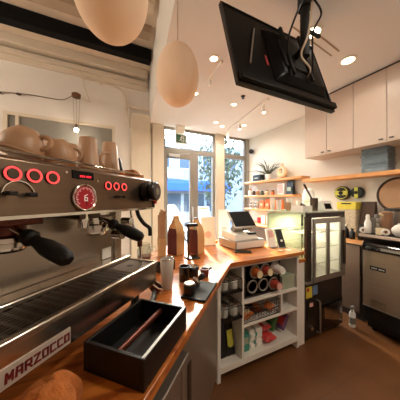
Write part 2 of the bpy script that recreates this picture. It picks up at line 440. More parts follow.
# exit sign hanging in front of the door's transom
T = Thing('exit_sign', 'dark green running man exit sign hung before the white transom above the door', 'exit sign', (1.35, 3.70, 2.50))
T.part('housing', MB().box(1.235, 1.475, 3.68, 3.73, 2.50, 2.69), 'white', bevel=.006)
T.part('mount', MB().box(1.24, 1.42, 3.66, 3.74, 2.70, CH-.001), 'white', bevel=.006)
T.part('sign_face', MB().box(1.25, 1.46, 3.673, 3.682, 2.515, 2.67), 'exitgreen')
m = MB(); Yp = 3.671
m.lathe([(0, 0), (.013, 0), (.013, .004), (0, .004)], (1.362, Yp, 2.645), (0, 1, 0), 14)
for a, c_ in [((1.355, 2.625), (1.34, 2.585)), ((1.355, 2.62), (1.385, 2.60)), ((1.352, 2.622), (1.325, 2.605)), ((1.34, 2.585), (1.365, 2.56)), ((1.365, 2.56), (1.362, 2.53)), ((1.34, 2.585), (1.325, 2.56)), ((1.325, 2.56), (1.30, 2.555)),
              ((1.40, 2.525), (1.40, 2.66)), ((1.40, 2.66), (1.445, 2.66)), ((1.445, 2.66), (1.445, 2.525))]:
    m.tube([(a[0], Yp, a[1]), (c_[0], Yp, c_[1])], .006, 6)
T.part('running_figure', m, 'paperwhite')
T = Thing('emergency_light', 'small white box with dark lamp head high at the right end of the windows', 'emergency light', (3.06, 3.66, 2.47))
T.part('bracket', MB().box(3.08, XR-.001, 3.62, 3.70, 2.47, 2.58), 'white', bevel=.005)
T.part('lamp_head', MB().lathe([(.01, 0), (.05, .03), (.055, .09), (0, .09)], (3.08, 3.66, 2.52), (-.75, -.6, -.2), 16), 'black')
single('motion_sensor', MB().lathe([(.0, 0), (.03, 0), (.035, .03), (.02, .06), (0, .065)], (1.86, YB+.0, 2.74), (0, -1, -.15), 14), 'white', 'small white sensor on the transom frame right of the exit sign', 'sensor')

# ------------------------------------------------------------------ ceiling lamps
def downlight(x, y, label, z=CH, r=.05, e=34.):
    T = Thing('downlight', label, 'ceiling light', (x, y, z-.012), group='recessed downlights')
    T.part('trim_ring', MB().lathe([(r, .012), (r*1.3, .012), (r*1.3, .004), (r*1.05, 0), (r*.95, .004)], (x, y, z-.012), n=24, cap=False), 'white')
    T.part('lens', MB().lathe([(0, .004), (r*.98, .004), (r*.98, .0115), (0, .0115)], (x, y, z-.012), n=20), 'lens')
    lamp('downlight_bulb', 'SPOT', (0, 0, -.03), e, WARM, T.e, size=.05, spot=R(172), blend=.5)
    return T
WARM = (1., .90, .76)
for x, y, lab in [(1.008, 1.782, 'recessed downlight beside the upper end of the short left rail'), (1.106, 2.475, 'recessed downlight just right of the complete egg pendant'),
                  (1.764, 2.505, 'recessed downlight below the left corner of the television'), (1.869, 3.228, 'recessed downlight nearest the windows, left of a close pair'),
                  (2.076, 3.352, 'recessed downlight of the close pair, right one, near the window rail'), (2.432, 3.124, 'recessed downlight near the right end of the window transom'),
                  (2.275, 1.21, 'big recessed downlight directly above the first cream cupboards'), (1.623, 1.138, 'recessed downlight close to the right edge of the television')]:
    downlight(x, y, lab, r=.06 if y < 1.3 else .04, e=7. if y < 1.3 else (12. if y > 2.4 else 34.))
for x, y, lab in [(1.35, -.15, 'added fill downlight above the aisle outside the picture, right'), (2.1, -.7, 'added unseen fill downlight over the far service end')]:
    downlight(x, y, lab, r=.06, e=36.)  # two unseen downlights added to light the fronts facing the camera

T = Thing('track_light', 'white ceiling track with three small spot heads below the television', 'track light', (2.19, 2.8, CH-.03))
T.part('rail', MB().prism([(2.27, 3.5), (2.305, 3.5), (2.115, 2.15), (2.08, 2.15)], CH-.03, CH-.001), 'white')
for (x, y) in [(2.285, 3.47), (2.22, 2.98), (2.115, 2.25)]:
    hd = T.part('spot_head', MB().lathe([(0, 0), (.026, 0), (.03, .09), (0, .09)], (x, y, CH-.16), (.1, .1, 1), 16).cyl((x+.008, y+.008, CH-.08), (x, y, CH-.03), .008), 'white')
    T.part('lens', MB().lathe([(0, 0), (.022, 0), (.022, .004), (0, .004)], (x, y, CH-.165), (.1, .1, 1), 14), 'lens', hd)
T = Thing('track_light', 'short white ceiling rail with one head left of the television', 'track light', (1.11, 1.95, CH-.03))
T.part('rail', MB().prism([(1.115, 2.14), (1.14, 2.14), (1.11, 1.77), (1.085, 1.77)], CH-.03, CH-.001), 'white')
T.part('spot_head', MB().lathe([(0, 0), (.02, 0), (.022, .06), (0, .06)], (1.128, 2.10, CH-.10), (0, 0, 1), 14).cyl((1.128, 2.10, CH-.05), (1.128, 2.10, CH-.03), .007), 'white')
single('sprinkler', MB().lathe([(.03, 0), (.03, -.006), (.01, -.01), (.008, -.03), (.022, -.034), (.0, -.036)], (1.742, 2.259, CH), n=14), 'black', 'small black sprinkler head in the white ceiling below the television', 'sprinkler')
T = Thing('linear_diffuser', 'slim grey slot air diffuser in the ceiling behind the television', 'air vent', (1.76, 1.16, CH-.004))
for k in range(2):
    T.part('slot', MB().prism([(1.42, 1.10+.07*k), (2.06, 1.17+.07*k), (2.06, 1.182+.07*k), (1.42, 1.112+.07*k)], CH-.004, CH-.0005), 'ceil_dark')

# ------------------------------------------------------------------ egg pendants
def egg(x, y, z, label, top, cr=.05):
    T = Thing('egg_pendant', label, 'pendant lamp', (x, y, z), group='egg pendants')
    n = 28; prof = []
    for i in range(n+1):
        t = -PI/2+PI*i/n
        prof.append((.152*math.cos(t)*(1-.06*math.sin(t)), .222*math.sin(t)))
    T.part('shade', MB().lathe(prof[1:-1]+[(.012, .222)], (x, y, z), n=40), 'egg', smooth=80)
    T.part('cord', MB().tube([(x, y, z+.21), (x, y, top)], .0045), 'conduit')
    T.part('canopy', MB().lathe([(0, 0), (cr, 0), (cr, .02), (0, .02)], (x, y, top-.021), n=20), 'white')
    lamp('pendant_bulb', 'POINT', (0, 0, -.13), .22, (1, .58, .26), T.e, size=.04)
egg(.475, 1.37, 2.30, 'cream egg pendant lamp seen whole, hanging left of the television', CH, .018)
egg(.026, .930, 2.308, 'cream egg pendant lamp cut off by the upper edge of the picture', UH-.10)

# two unseen globes added left of the view to brighten ceiling and tall wall
for gx, gy, lab in ((-2.2, 1.1, 'added unseen fill globe over the seating side, beyond the left edge of the picture'), (-2.5, 2.5, 'added unseen fill globe near the tall cream wall, beyond the left edge of the picture')):
    T = Thing('fill_globe', lab, 'pendant lamp', (gx, gy, 2.75), group='added fill globes')
    T.part('globe', MB().ball((gx, gy, 2.88), .13), 'lens'); T.part('cord', MB().tube([(gx, gy, 3.0), (gx, gy, UH)], .005), 'black')
    lamp('fill_bulb', 'POINT', (0, 0, -.05), 44, WARM, T.e, size=.12)

# ------------------------------------------------------------------ pipes, cable and bulb pendant on the tall wall
def wallpt(px, py, Y):   # kept for readability of the routes below (already worked out)
    return (px, Y, py)
yw = YB-.035
T = Thing('conduit', 'thin painted conduit running along under the moulding and down beside the pilaster', 'conduit', (.2, yw, 2.9))
T.part('pipe', MB().tube(smooth_path([(-.42, yw-.03, 3.60), (-.40, yw, 3.42), (-.05, yw, 3.40), (.22, yw, 3.37), (.33, yw, 3.24), (.36, yw, 3.0), (.41, yw, 2.7)], 6), .011), 'conduit')
T.part('saddle_clip', MB().cbox((-.05, yw+.016, 3.40), (.03, .035, .04)).cbox((.355, yw+.016, 3.05), (.04, .035, .03)), 'conduit')
T = Thing('conduit', 'short conduit bracket at the head of the pilaster', 'conduit', (.5, yw, 2.9))
T.part('pipe', MB().tube(smooth_path([(.395, yw, 3.10), (.45, yw-.02, 3.085), (.52, yw-.06, 3.06), (.60, yw-.06, 3.05), (.74, yw-.06, 3.03)], 5), .012), 'conduit')
T.part('junction_box', MB().box(.43, .49, YB-.06, YB-.001, 3.05, 3.11), 'conduit', bevel=.004)
T = Thing('wall_cable', 'grey cable sagging along the cream wall toward the bulb pendant', 'cable', (-.9, yw, 3.02))
T.part('cable', MB().tube(smooth_path([(-1.55, yw, 2.90), (-1.31, yw, 2.945), (-1.0, yw, 2.975), (-.62, yw, 2.985), (-.46, 3.70, 3.04)], 6), .007), 'rope')
T.part('connector', MB().ball((-1.14, yw, 2.955), (.035, .022, .018), 10, 6).ball((-1.36, yw, 2.93), (.03, .022, .02), 10, 6), 'brown')
T = Thing('bulb_pendant', 'bare lit bulb on three fine wires under a bronze canopy', 'pendant lamp', (-.40, 3.66, 2.46))
T.part('canopy', MB().lathe([(0, 0), (.06, 0), (.064, .05), (.05, .062), (0, .062)], (-.40, 3.66, 3.005), n=22), 'bronze')
T.part('suspension_cable', MB().tube(smooth_path([(-.32, 3.68, 3.03), (-.26, 3.70, 3.0), (-.22, 3.72, 3.02), (-.30, 3.72, 3.25), (-.36, 3.75, 3.56), (-.40, 3.76, 3.60)], 5), .007), 'conduit')
for dx in (-.045, 0, .05):
    T.part('wire', MB().tube([(-.40+dx, 3.66, 3.005), (-.40+dx*.6, 3.66, 2.58)], .0025, 6), 'rope')
T.part('socket', MB().lathe([(0, 0), (.016, 0), (.014, .05), (0, .05)], (-.40, 3.66, 2.54), n=12), 'bronze')
T.part('bulb', MB().ball((-.40, 3.66, 2.495), .034, 16, 10), 'bulb')
lamp('pendant_bulb', 'POINT', (0, -.06, -.05), 4, WARM, T.e, size=.04)

# ------------------------------------------------------------------ television on its ceiling pole
TB = Vector((.680, .92, 2.066)); UPV = Vector((.05, .20, .655)).normalized(); RX = Vector((1, 0, 0)); NB = RX.cross(UPV).normalized()   # NB faces the camera side
UPV = Vector((0, UPV.y, UPV.z)).normalized(); NB = RX.cross(UPV).normalized()
TW, TH = .86, .632
def tv(x, y, z): return TB+RX*x+UPV*y+NB*z      # z>0 toward the back (our side)
def tvbox(mb, x0, x1, y0, y1, z0, z1): return mb.hexa([tv(x0, y0, z0), tv(x1, y0, z0), tv(x1, y1, z0), tv(x0, y1, z0)], [tv(x0, y0, z1), tv(x1, y0, z1), tv(x1, y1, z1), tv(x0, y1, z1)])
T = Thing('television', 'black television hung from the ceiling on a pole, its glossy back toward us', 'television', tv(TW/2, 0, 0))
T.part('back_panel', tvbox(MB(), 0, TW, 0, TH, -.014, .0), 'tvback', bevel=.006)
f = MB(); tvbox(f, -.01, TW+.01, -.01, .0, -.022, .008); tvbox(f, -.01, TW+.01, TH, TH+.01, -.022, .008); tvbox(f, -.01, 0, 0, TH, -.022, .008); tvbox(f, TW, TW+.01, 0, TH, -.022, .008)
T.part('bezel', f, 'black', bevel=.004)
T.part('screen', tvbox(MB(), .01, TW-.01, .02, TH-.01, -.019, -.0145), 'display')
lo = MB(); lo.hexa([tv(0, 0, .009), tv(TW, 0, .009), tv(TW, .07, .001), tv(0, .07, .001)], [tv(0, .0, .035), tv(TW, .0, .035), tv(TW, .04, .035), tv(0, .04, .035)])
T.part('lower_housing', lo, 'tvback', bevel=.006)
hb = MB(); hb.hexa([tv(.30, .10, 0), tv(.82, .10, 0), tv(.82, .56, 0), tv(.30, .56, 0)], [tv(.36, .14, .045), tv(.76, .14, .045), tv(.76, .50, .045), tv(.36, .50, .045)])
T.part('electronics_housing', hb, 'tvback', bevel=.008)
T.part('label_plate', tvbox(MB(), .27, .285, .22, .30, 0, .004), 'redpack')
T.part('slanting_bar', MB().tube([tv(.11, .16, .012), tv(.225, .50, .012)], .006), 'alu')  # slim aluminium bar for a stylus-like line across the glossy back
hp = tv(.50, .30, .06)
PX, PY = 1.135, hp.y-.10
T.part('mount_plate', tvbox(MB(), .38, .62, .20, .42, .045, .06), 'blackmat', bevel=.004)
a = MB(); a.tube([tv(.50, .31, .06), (PX, PY, 2.36)], .022, 10); tvbox(a, .40, .42, .12, .52, .06, .078); tvbox(a, .58, .60, .12, .52, .06, .078); a.tube([(PX-.02, PY, 2.47), (PX+.17, PY+.02, 2.50)], .012)
T.part('mount_arm', a, 'blackmat')
T.part('pole', MB().cyl((PX, PY, 2.30), (PX, PY, CH), .027).cyl((PX, PY, 2.60), (PX, PY, CH), .042), 'blackmat')
T.part('ceiling_plate', MB().lathe([(0, 0), (.08, 0), (.08, .015), (0, .015)], (PX, PY, CH-.016), n=20), 'blackmat')
for k, pts in enumerate([[(PX-.03, PY-.03, 2.66), (PX-.10, PY-.05, 2.55), (PX-.12, PY+.02, 2.40), tuple(tv(.40, .28, .07))], [(PX+.03, PY-.03, 2.66), (PX+.10, PY-.04, 2.58), (PX+.06, PY-.01, 2.45), tuple(tv(.66, .22, .05))],
                         [(PX, PY-.05, 2.6), (PX-.05, PY-.06, 2.38), (PX-.06, PY-.02, 2.28), (PX+.02, PY-.02, 2.22), tuple(tv(.56, .16, .06))]]):
    T.part('cable', MB().tube(smooth_path(pts, 6), .006), 'conduit' if k == 2 else 'black')

# ------------------------------------------------------------------ right wall: cupboards and shelves
def cupboard(y0, y1, label):
    T = Thing('wall_cupboard', label, 'cupboard', (2.94, (y0+y1)/2, 2.03), group='wall cupboards')
    T.part('body', MB().box(2.77, XR-.001, y0+.001, y1-.001, 2.03, 2.83), 'cab', bevel=.002)
    ym = (y0+y1)/2
    for a_, b_, s in ((y0, ym, 1), (ym, y1, -1)):
        d = T.part('door', MB().box(2.75, 2.769, a_+.002, b_-.002, 2.03, 2.828), 'cab', bevel=.002)
        yk = ym-.045*s
        T.part('knob', MB().cyl((2.75, yk, 2.065), (2.735, yk, 2.065), .005).cbox((2.731, yk, 2.065), (.012, .036, .012)), 'black', d)
cupboard(1.406, 2.057, 'cream two-door wall cupboard under the ceiling, farthest one, right of the television')
cupboard(.755, 1.405, 'cream two-door wall cupboard cut by the right edge of the picture')
cupboard(.104, .754, 'cream two-door wall cupboard wholly beyond the right edge of the picture')
single('shadow_strip', MB().box(2.76, XR-.001, .104, 2.056, 2.832, CH-.001), 'dark', 'dark shadow strip between the cream cupboards and the ceiling', 'strip')  # dark strip laid in for the shade in the gap above the cupboards
single('wall_shelf', MB().box(2.88, XR-.001, 0, 2.20, 1.685, 1.735), 'shelf', 'long thick wooden shelf under the cream cupboards', 'shelf', bevel=.003)
single('wall_shelf', MB().box(2.90, XR-.001, 2.24, 3.71, 1.76, 1.80), 'shelf', 'topmost wooden shelf by the window, holding plant and ring vase', 'shelf', bevel=.003)
single('wall_shelf', MB().box(2.90, XR-.001, 2.40, 3.71, 1.46, 1.50), 'shelf', 'middle wooden shelf by the window, holding small jars and frame', 'shelf', bevel=.003)
single('wall_shelf', MB().box(2.90, XR-.001, 2.40, 3.71, 1.18, 1.22), 'shelf', 'lowest wooden shelf by the window, holding orange pouches', 'shelf', bevel=.003)

# ------------------------------------------------------------------ on the window-side shelves
zt = 1.80
T = Thing('black_box', 'small black carton on the topmost window shelf, left of the plant', 'box', (3.0, 3.36, zt))
T.part('carton', MB().box(2.95, 3.07, 3.24, 3.48, zt, zt+.14), 'black', bevel=.003)
T.part('print_band', MB().box(2.948, 2.951, 3.31, 3.42, zt+.06, zt+.08), 'sage')
T = Thing('potted_plant', 'spiky dark plant in a white pot on the topmost window shelf', 'plant', (3.0, 3.07, zt))
T.part('pot', MB().lathe([(.045, 0), (.06, .12), (.052, .12), (.05, .10), (0, .10)], (3.0, 3.07, zt), n=20), 'paperwhite')
lf = MB()
for k in range(26):
    a = k*2.4; el = .25+.9*((k*7) % 11)/11; L_ = .28+.13*((k*5) % 7)/7
    ca, sa = math.cos(a), math.sin(a); b0 = Vector((3.0, 3.07, zt+.10))
    p1 = b0+Vector((ca*math.cos(el), sa*math.cos(el), math.sin(el)+.2))*L_*.6; p2 = b0+Vector((ca*math.cos(el)*1.15, sa*math.cos(el)*1.15, math.sin(el)*.9))*L_
    p2.x = min(p2.x, 3.10); p1.x = min(p1.x, 3.09)
    lf.tube([b0, p1, p2], [.006, .007, .001], 5)
T.part('leaves', lf, 'leaf')
T = Thing('ring_vase', 'pale ring-shaped clay vase at the right end of the topmost window shelf', 'vase', (3.0, 2.72, zt))
v = MB()
rs = []
for i in range(32):
    a = 2*PI*i/32; c_ = Vector((0, math.cos(a), math.sin(a)*1.12)); rr = .042+.012*(-math.sin(a)); nrm = Vector((1, 0, 0))
    ctr = Vector((3.0, 2.72, zt+.125))+c_*.072
    rs.append([ctr+(c_.normalized()*math.cos(2*PI*j/10)+nrm*math.sin(2*PI*j/10))*rr for j in range(10)])
v.rings(rs, closed=True)
T.part('ring_body', v, 'clay'); T.part('neck', MB().lathe([(.032, 0), (.02, .03), (.026, .055), (.018, .055), (.014, .03)], (3.0, 2.72, zt+.225), n=16), 'clay')
T.part('foot', MB().lathe([(0, 0), (.05, 0), (.04, .02), (0, .02)], (3.0, 2.72, zt), n=18), 'clay')
z2 = 1.50
def jar(x, y, z, r, h, mat, lid, label, cat='jar', group='small jars on the middle window shelf'):
    T = Thing('jar', label, cat, (x, y, z), group=group)
    T.part('body', MB().lathe([(r*.9, 0), (r, .01), (r, h*.72), (r*.7, h*.82)], (x, y, z), n=16), mat)
    T.part('lid', MB().lathe([(r*.78, h*.8), (r*.78, h), (0, h)], (x, y, z), n=16), lid)
jar(3.0, 3.62, z2, .04, .15, 'paperwhite', 'tan', 'white jar with tan lid at the window end of the middle shelf')
jar(3.0, 3.50, z2, .035, .10, 'brown', 'black', 'small dark jar second from the window on the middle shelf')
jar(3.0, 3.38, z2, .04, .12, 'tan', 'paperwhite', 'tan jar with white lid on the middle window shelf')
jar(3.0, 3.24, z2, .035, .09, 'leaf', 'black', 'small greenish jar with black lid on the middle window shelf')
jar(3.0, 3.10, z2, .04, .11, 'cream', 'brown', 'cream jar with brown lid on the middle window shelf')
jar(3.0, 2.95, z2, .035, .09, 'orange', 'black', 'small orange jar nearest the little frame on the middle shelf')
T = Thing('picture_frame', 'little white frame with pink print on the middle window shelf', 'picture frame', (3.0, 2.74, z2))
T.part('frame', MB().box(2.985, 3.01, 2.66, 2.82, z2, z2+.21), 'paperwhite', bevel=.003)
T.part('print', MB().box(2.982, 2.986, 2.685, 2.795, z2+.03, z2+.18), 'pink')
T = Thing('coffee_bag', 'black upright coffee bag at the right end of the middle window shelf', 'coffee bag', (3.0, 2.53, z2))
T.part('bag', MB().hexa([(2.96, 2.46, z2), (3.05, 2.46, z2), (3.05, 2.60, z2), (2.96, 2.60, z2)], [(2.995, 2.46, z2+.27), (3.01, 2.46, z2+.27), (3.01, 2.60, z2+.27), (2.995, 2.60, z2+.27)]), 'black', bevel=.005)
T.part('bag_label', MB().box(2.955, 2.968, 2.49, 2.57, z2+.06, z2+.13), 'sage')
z3 = 1.22
for k, (y, lab) in enumerate([(3.56, 'black and white patterned mug nearest the window on the lowest shelf'), (3.41, 'black and white patterned mug beside the orange pouches on the lowest shelf')]):
    T = Thing('mug', lab, 'mug', (3.0, y, z3), group='patterned mugs')
    T.part('body', MB().lathe([(.04, 0), (.045, .01), (.045, .15), (.04, .15), (.038, .02), (0, .02)], (3.0, y, z3), n=18), 'paperwhite')
    T.part('handle', MB().torus((2.985, y+.05, z3+.08), .035, .008, (1, 0, 0), 18, 6), 'paperwhite')
    pb = MB()
    for i in range(6): pb.cbox((2.958, y-.03+.02*(i % 3)*1.2, z3+.04+.06*(i//3)+.01*(i % 2)), (.012, .014, .034))
    T.part('pattern', pb, 'black')
for k, (y, h) in enumerate([(3.24, .17), (3.08, .20), (2.92, .18), (2.76, .19)]):
    lab = ['orange pouch nearest the patterned mugs on the lowest window shelf', 'tallest orange pouch on the lowest window shelf', 'orange pouch half hidden behind the white clutter on the glass case', 'orange pouch at the right end of the lowest window shelf'][k]
    T = Thing('pouch', lab, 'pouch', (3.0, y, z3), group='orange pouches')
    T.part('pouch_body', MB().hexa([(2.965, y-.065, z3), (3.045, y-.065, z3), (3.045, y+.065, z3), (2.965, y+.065, z3)], [(2.998, y-.065, z3+h), (3.008, y-.065, z3+h), (3.008, y+.065, z3+h), (2.998, y+.065, z3+h)]), 'orange', bevel=.008)
    T.part('pouch_label', MB().cbox((2.975, y, z3+.085), (.006, .06, .05), Euler((0, R(11), 0))), 'cream')
# low back counter and its goods under the shelves
T = Thing('base_cabinet', 'low wooden back counter along the window-side wall', 'cabinet', (2.9, 2.5, 0))
T.part('body', MB().box(2.70, XR-.001, 1.26, 3.70, 0, .88), 'dark')
T.part('worktop', MB().box(2.66, XR-.001, 1.25, 3.70, .88, .92), 'shelf', bevel=.003)
T.part('door', MB().box(2.68, 2.699, 1.30, 1.98, .08, .86), 'shadecab', bevel=.002); T.part('door', MB().box(2.68, 2.699, 1.99, 2.70, .08, .86), 'shadecab', bevel=.002); T.part('door', MB().box(2.68, 2.699, 2.71, 3.66, .08, .86), 'shadecab', bevel=.002)
T = Thing('candle_jar', 'round red candle jar on the back counter under the lowest window shelf', 'jar', (2.95, 3.25, .92))
T.part('jar_body', MB().lathe([(.05, 0), (.06, .02), (.06, .10), (.05, .12), (0, .12)], (2.95, 3.25, .92), n=20), 'red')
T.part('lid', MB().lathe([(.052, .12), (.052, .14), (0, .14)], (2.95, 3.25, .92), n=20), 'cream')
T = Thing('paper_parcel', 'white wrapped parcel on the back counter behind the cash register screen', 'parcel', (2.95, 3.0, .92))
T.part('parcel_body', MB().box(2.85, 3.08, 2.86, 3.12, .92, 1.08), 'paperwhite', bevel=.01); T.part('ribbon', MB().box(2.848, 3.082, 2.97, 3.0, .919, 1.083), 'tan')

# dispensers and sack at the far right corner
T = Thing('coffee_sack', 'tall speckled coffee sack with a yellow top band behind the glass case', 'sack', (2.97, 1.565, .92))
T.part('sack_body', MB().box(2.90, 3.05, 1.45, 1.68, .92, 1.29), 'speckle', bevel=.015)
T.part('yellow_band', MB().box(2.893, 3.057, 1.447, 1.683, 1.275, 1.375), 'yellow', bevel=.008)
bw = MB()
bw.box(2.891, 2.894, 1.50, 1.62, 1.345, 1.36)
T.part('print', bw, 'black')
T = Thing('shaded_gap', 'dark brown block standing for the shaded wall gap beside the yellow-topped sack', 'sack', (2.99, 1.36, .92))  # brown block drawn for the wall gap lying in shadow
T.part('sack_body', MB().hexa([(2.92, 1.28, .92), (3.09, 1.28, .92), (3.09, 1.43, .92), (2.92, 1.43, .92)], [(2.98, 1.28, 1.36), (3.03, 1.28, 1.36), (3.03, 1.43, 1.36), (2.98, 1.43, 1.36)]), 'brown', bevel=.01)
T.part('gap_top', MB().box(2.975, 3.035, 1.285, 1.425, 1.355, 1.38), 'brown', bevel=.004)
for y, x, lab, rr in [(1.71, 3.05, 'round black hanging reel with lime band, left of the pair', .098), (1.52, 3.05, 'round black hanging reel with upright lime band, right of the pair', .076)]:
    T = Thing('hanging_reel', lab, 'reel', (x, y, 1.50-rr), group='lime and black reels on the wall')
    T.part('drum', MB().lathe([(rr*.9, 0), (rr, .01), (rr, .06), (rr*.92, .068), (0, .068)], (XR-.002, y, 1.50), (-1, 0, 0), 30), 'black')
    f = MB()
    if rr > .09: f.cbox((XR-.075, y, 1.50), (.012, rr*1.75, rr*.62))
    else: f.cbox((XR-.075, y, 1.50), (.012, rr*.62, rr*1.9))
    T.part('face_band', f, 'lime', bevel=.005)
    T.part('hub', MB().lathe([(0, 0), (rr*.30, 0), (rr*.26, .012), (0, .012)], (XR-.08, y, 1.50), (-1, 0, 0), 20), 'black')
    T.part('rim_ring', MB().torus((XR-.069, y, 1.50), rr*.82, .006, (1, 0, 0)), 'lime' if rr > .09 else 'black')
for k, (x, y, h, lab) in enumerate([(2.78, 1.50, .17, 'black syrup bottle nearest the speckled sack on the back counter'), (2.76, 1.42, .13, 'short black canister between two black bottles on the back counter'), (2.80, 1.345, .18, 'black pump bottle nearest the ice machine on the back counter')]):
    T = Thing('syrup_bottle', lab, 'bottle', (x, y, .92), group='black bottles on the back counter')
    T.part('body', MB().lathe([(.028, 0), (.032, .01), (.032, h*.6), (.014, h*.78), (.012, h*.9)], (x, y, .92), n=16), 'black')
    T.part('cap', MB().lathe([(.016, h*.88), (.016, h), (0, h)], (x, y, .92), n=12), 'chrome' if k == 0 else 'blackgloss')

# clear bins on the long shelf
for k in range(3):
    z = 1.735+.105*k
    lab = ['lowest clear plastic bin of the stack on the long shelf', 'middle clear plastic bin of the stack on the long shelf', 'topmost clear plastic bin of the stack on the long shelf'][k]
    T = Thing('plastic_bin', lab, 'storage bin', (3.0, 1.28, z), group='clear bins under the cupboards')
    b = MB()
    b.box(2.92, 3.10, 1.14, 1.40, z, z+.008); b.box(2.92, 2.926, 1.14, 1.40, z+.008, z+.09); b.box(3.094, 3.10, 1.14, 1.40, z+.008, z+.09)
    b.box(2.926, 3.094, 1.14, 1.146, z+.008, z+.09); b.box(2.926, 3.094, 1.394, 1.40, z+.008, z+.09)
    T.part('tub', b, 'bluebin')
    T.part('lid', MB().box(2.91, 3.108, 1.13, 1.41, z+.09, z+.104), 'bluebin', bevel=.003)
    c = MB(); c.box(2.94, 3.08, 1.17, 1.37, z+.01, z+.05)
    T.part('contents', c, ['paperwhite', 'sage', 'grayblind'][k])
# round board on the wall
T = Thing('round_tray', 'round wooden tray with dark rim hung on the wall at the right edge', 'tray', (3.08, 1.11, 1.27))
T.part('board', MB().lathe([(0, 0), (.195, 0), (.195, .018), (0, .018)], (XR-.006, 1.11, 1.46), (-1, 0, 0), 40), 'tan')
T.part('rim', MB().torus((XR-.022, 1.11, 1.46), .197, .014, (1, 0, 0), 48, 8), 'brown')

# ------------------------------------------------------------------ right service counter, ice machine
zc = 1.04
T = Thing('service_counter', 'cream-edged raised counter above the ice machine at the right', 'counter', (2.8, .3, 0))
T.part('top', MB().box(2.475, XR-.001, .40, 1.215, 1.012, zc), 'cab', bevel=.004)
T.part('dark_mat', MB().box(2.50, 3.08, .75, 1.20, zc+.0002, zc+.004), 'blackmat')
T.part('support_panel', MB().box(2.52, 3.08, .42, .445, 0, 1.012), 'white')
zi = zc+.0045
def bottle(x, y, r, h, mat, cap, label, group='white squeeze bottles'):
    T = Thing('bottle', label, 'bottle', (x, y, zi), group=group)
    T.part('body', MB().lathe([(r*.9, 0), (r, .01), (r, h*.55), (r*.6, h*.72), (r*.45, h*.8)], (x, y, zi), n=18), mat)
    T.part('cap', MB().lathe([(r*.55, h*.78), (r*.55, h*.92), (r*.35, h), (0, h)], (x, y, zi), n=14), cap)
bottle(2.572, 1.172, .031, .20, 'paperwhite', 'paperwhite', 'white bottle at the left end of the row over the ice machine')
bottle(2.705, 1.152, .035, .20, 'paperwhite', 'grayblind', 'white bottle with grey cap next to the tan canister')
T = Thing('milk_jug', 'slim grey-white jug between the two white bottles', 'jug', (2.638, 1.16, zi))
T.part('body', MB().lathe([(.030, 0), (.033, .02), (.030, .13), (.033, .16), (.029, .16), (.026, .13), (.026, .02), (0, .02)], (2.638, 1.16, zi), n=20), 'grayblind')
T.part('handle', MB().torus((2.638, 1.118, zi+.09), .026, .005, (1, 0, 0), 18, 6), 'grayblind')
T = Thing('canister', 'tan cylindrical canister in front of the steel urn', 'canister', (2.68, 1.055, zi))
T.part('body', MB().lathe([(.044, 0), (.048, .01), (.048, .20), (0, .20)], (2.68, 1.055, zi), n=24), 'mocha')
T.part('lid', MB().lathe([(.050, .20), (.050, .225), (.04, .235), (0, .235)], (2.68, 1.055, zi), n=24), 'mocha')
T.part('spout', MB().cyl((2.64, 1.07, zi+.19), (2.61, 1.085, zi+.21), .010), 'cream')
T = Thing('coffee_urn', 'wide stainless steel urn with black lid at the right edge', 'urn', (2.88, .99, zi))
T.part('body', MB().lathe([(.13, 0), (.135, .01), (.135, .235), (0, .235)], (2.90, 1.0, zi), n=36), 'steel')
T.part('lid', MB().lathe([(.15, .235), (.152, .25), (.15, .262), (.02, .275), (.02, .29), (0, .29)], (2.90, 1.0, zi), n=36), 'black')
T.part('tap', MB().cyl((2.77, 1.0, zi+.05), (2.725, 1.0, zi+.05), .012).cyl((2.735, 1.0, zi+.05), (2.735, 1.0, zi+.015), .009), 'chrome')
def tape(x, y, label):
    T = Thing('tape_roll', label, 'tape roll', (x, y, zi), group='tape rolls on the service counter')
    T.part('roll', MB().torus((x, y, zi+.034), .024, .010, (.85, .5, 0), 24, 8), 'paperwhite')
    T.part('core', MB().lathe([(.014, -.012), (.016, -.012), (.016, .012), (.014, .012)], (x, y, zi+.034), (.85, .5, 0), 20, cap=False), 'tan')
tape(2.508, 1.182, 'white tape roll at the left end of the service counter')
tape(2.535, 1.005, 'white tape roll in front of the tan canister')
T = Thing('note_box', 'small cream box between the two tape rolls', 'box', (2.545, 1.06, zi))
T.part('box_body', MB().box(2.525, 2.58, 1.03, 1.085, zi, zi+.055), 'cream', bevel=.003); T.part('box_lid', MB().box(2.523, 2.582, 1.028, 1.087, zi+.055, zi+.066), 'cream')
T = Thing('sugar_bowl', 'white round lidded bowl at the right edge of the service counter', 'bowl', (2.60, .925, zi))
T.part('bowl_body', MB().lathe([(.03, 0), (.055, .03), (.06, .06), (.052, .08), (0, .08)], (2.60, .925, zi), n=24), 'paperwhite')
T.part('lid', MB().lathe([(.052, .08), (.03, .105), (.012, .112), (.012, .125), (0, .128)], (2.60, .925, zi), n=24), 'paperwhite')

T = Thing('ice_machine', 'stainless ice machine with black sloping hood under the right counter', 'ice machine', (2.8, .87, 0))
y0, y1 = .53, 1.195
T.part('body', MB().box(2.56, 3.08, y0, y1, .10, .985), 'darksteel', bevel=.004)
T.part('front_panel', MB().box(2.525, 2.559, y0, y1, .275, .865), 'icesteel', bevel=.003)
hp_ = [(2.558, .865), (2.515, .865), (2.495, .885), (2.50, .91), (2.54, .975), (2.558, .985)]
T.part('hood', MB().extr(hp_, lambda x, z: (x, y0, z), lambda x, z: (x, y1, z)), 'blackgloss', bevel=.003)
T.part('hood_scoop_label', MB().hexa([(2.4935, .58, .888), (2.4935, 1.03, .888), (2.501, 1.03, .915), (2.501, .58, .915)], [(2.497, .58, .888), (2.497, 1.03, .888), (2.505, 1.08, .9145), (2.505, .58, .9145)]), 'grayblind')
lb = T.part('name_plate', MB().box(2.52, 2.5248, 1.0, 1.13, .672, .712), 'black')
m = MB()
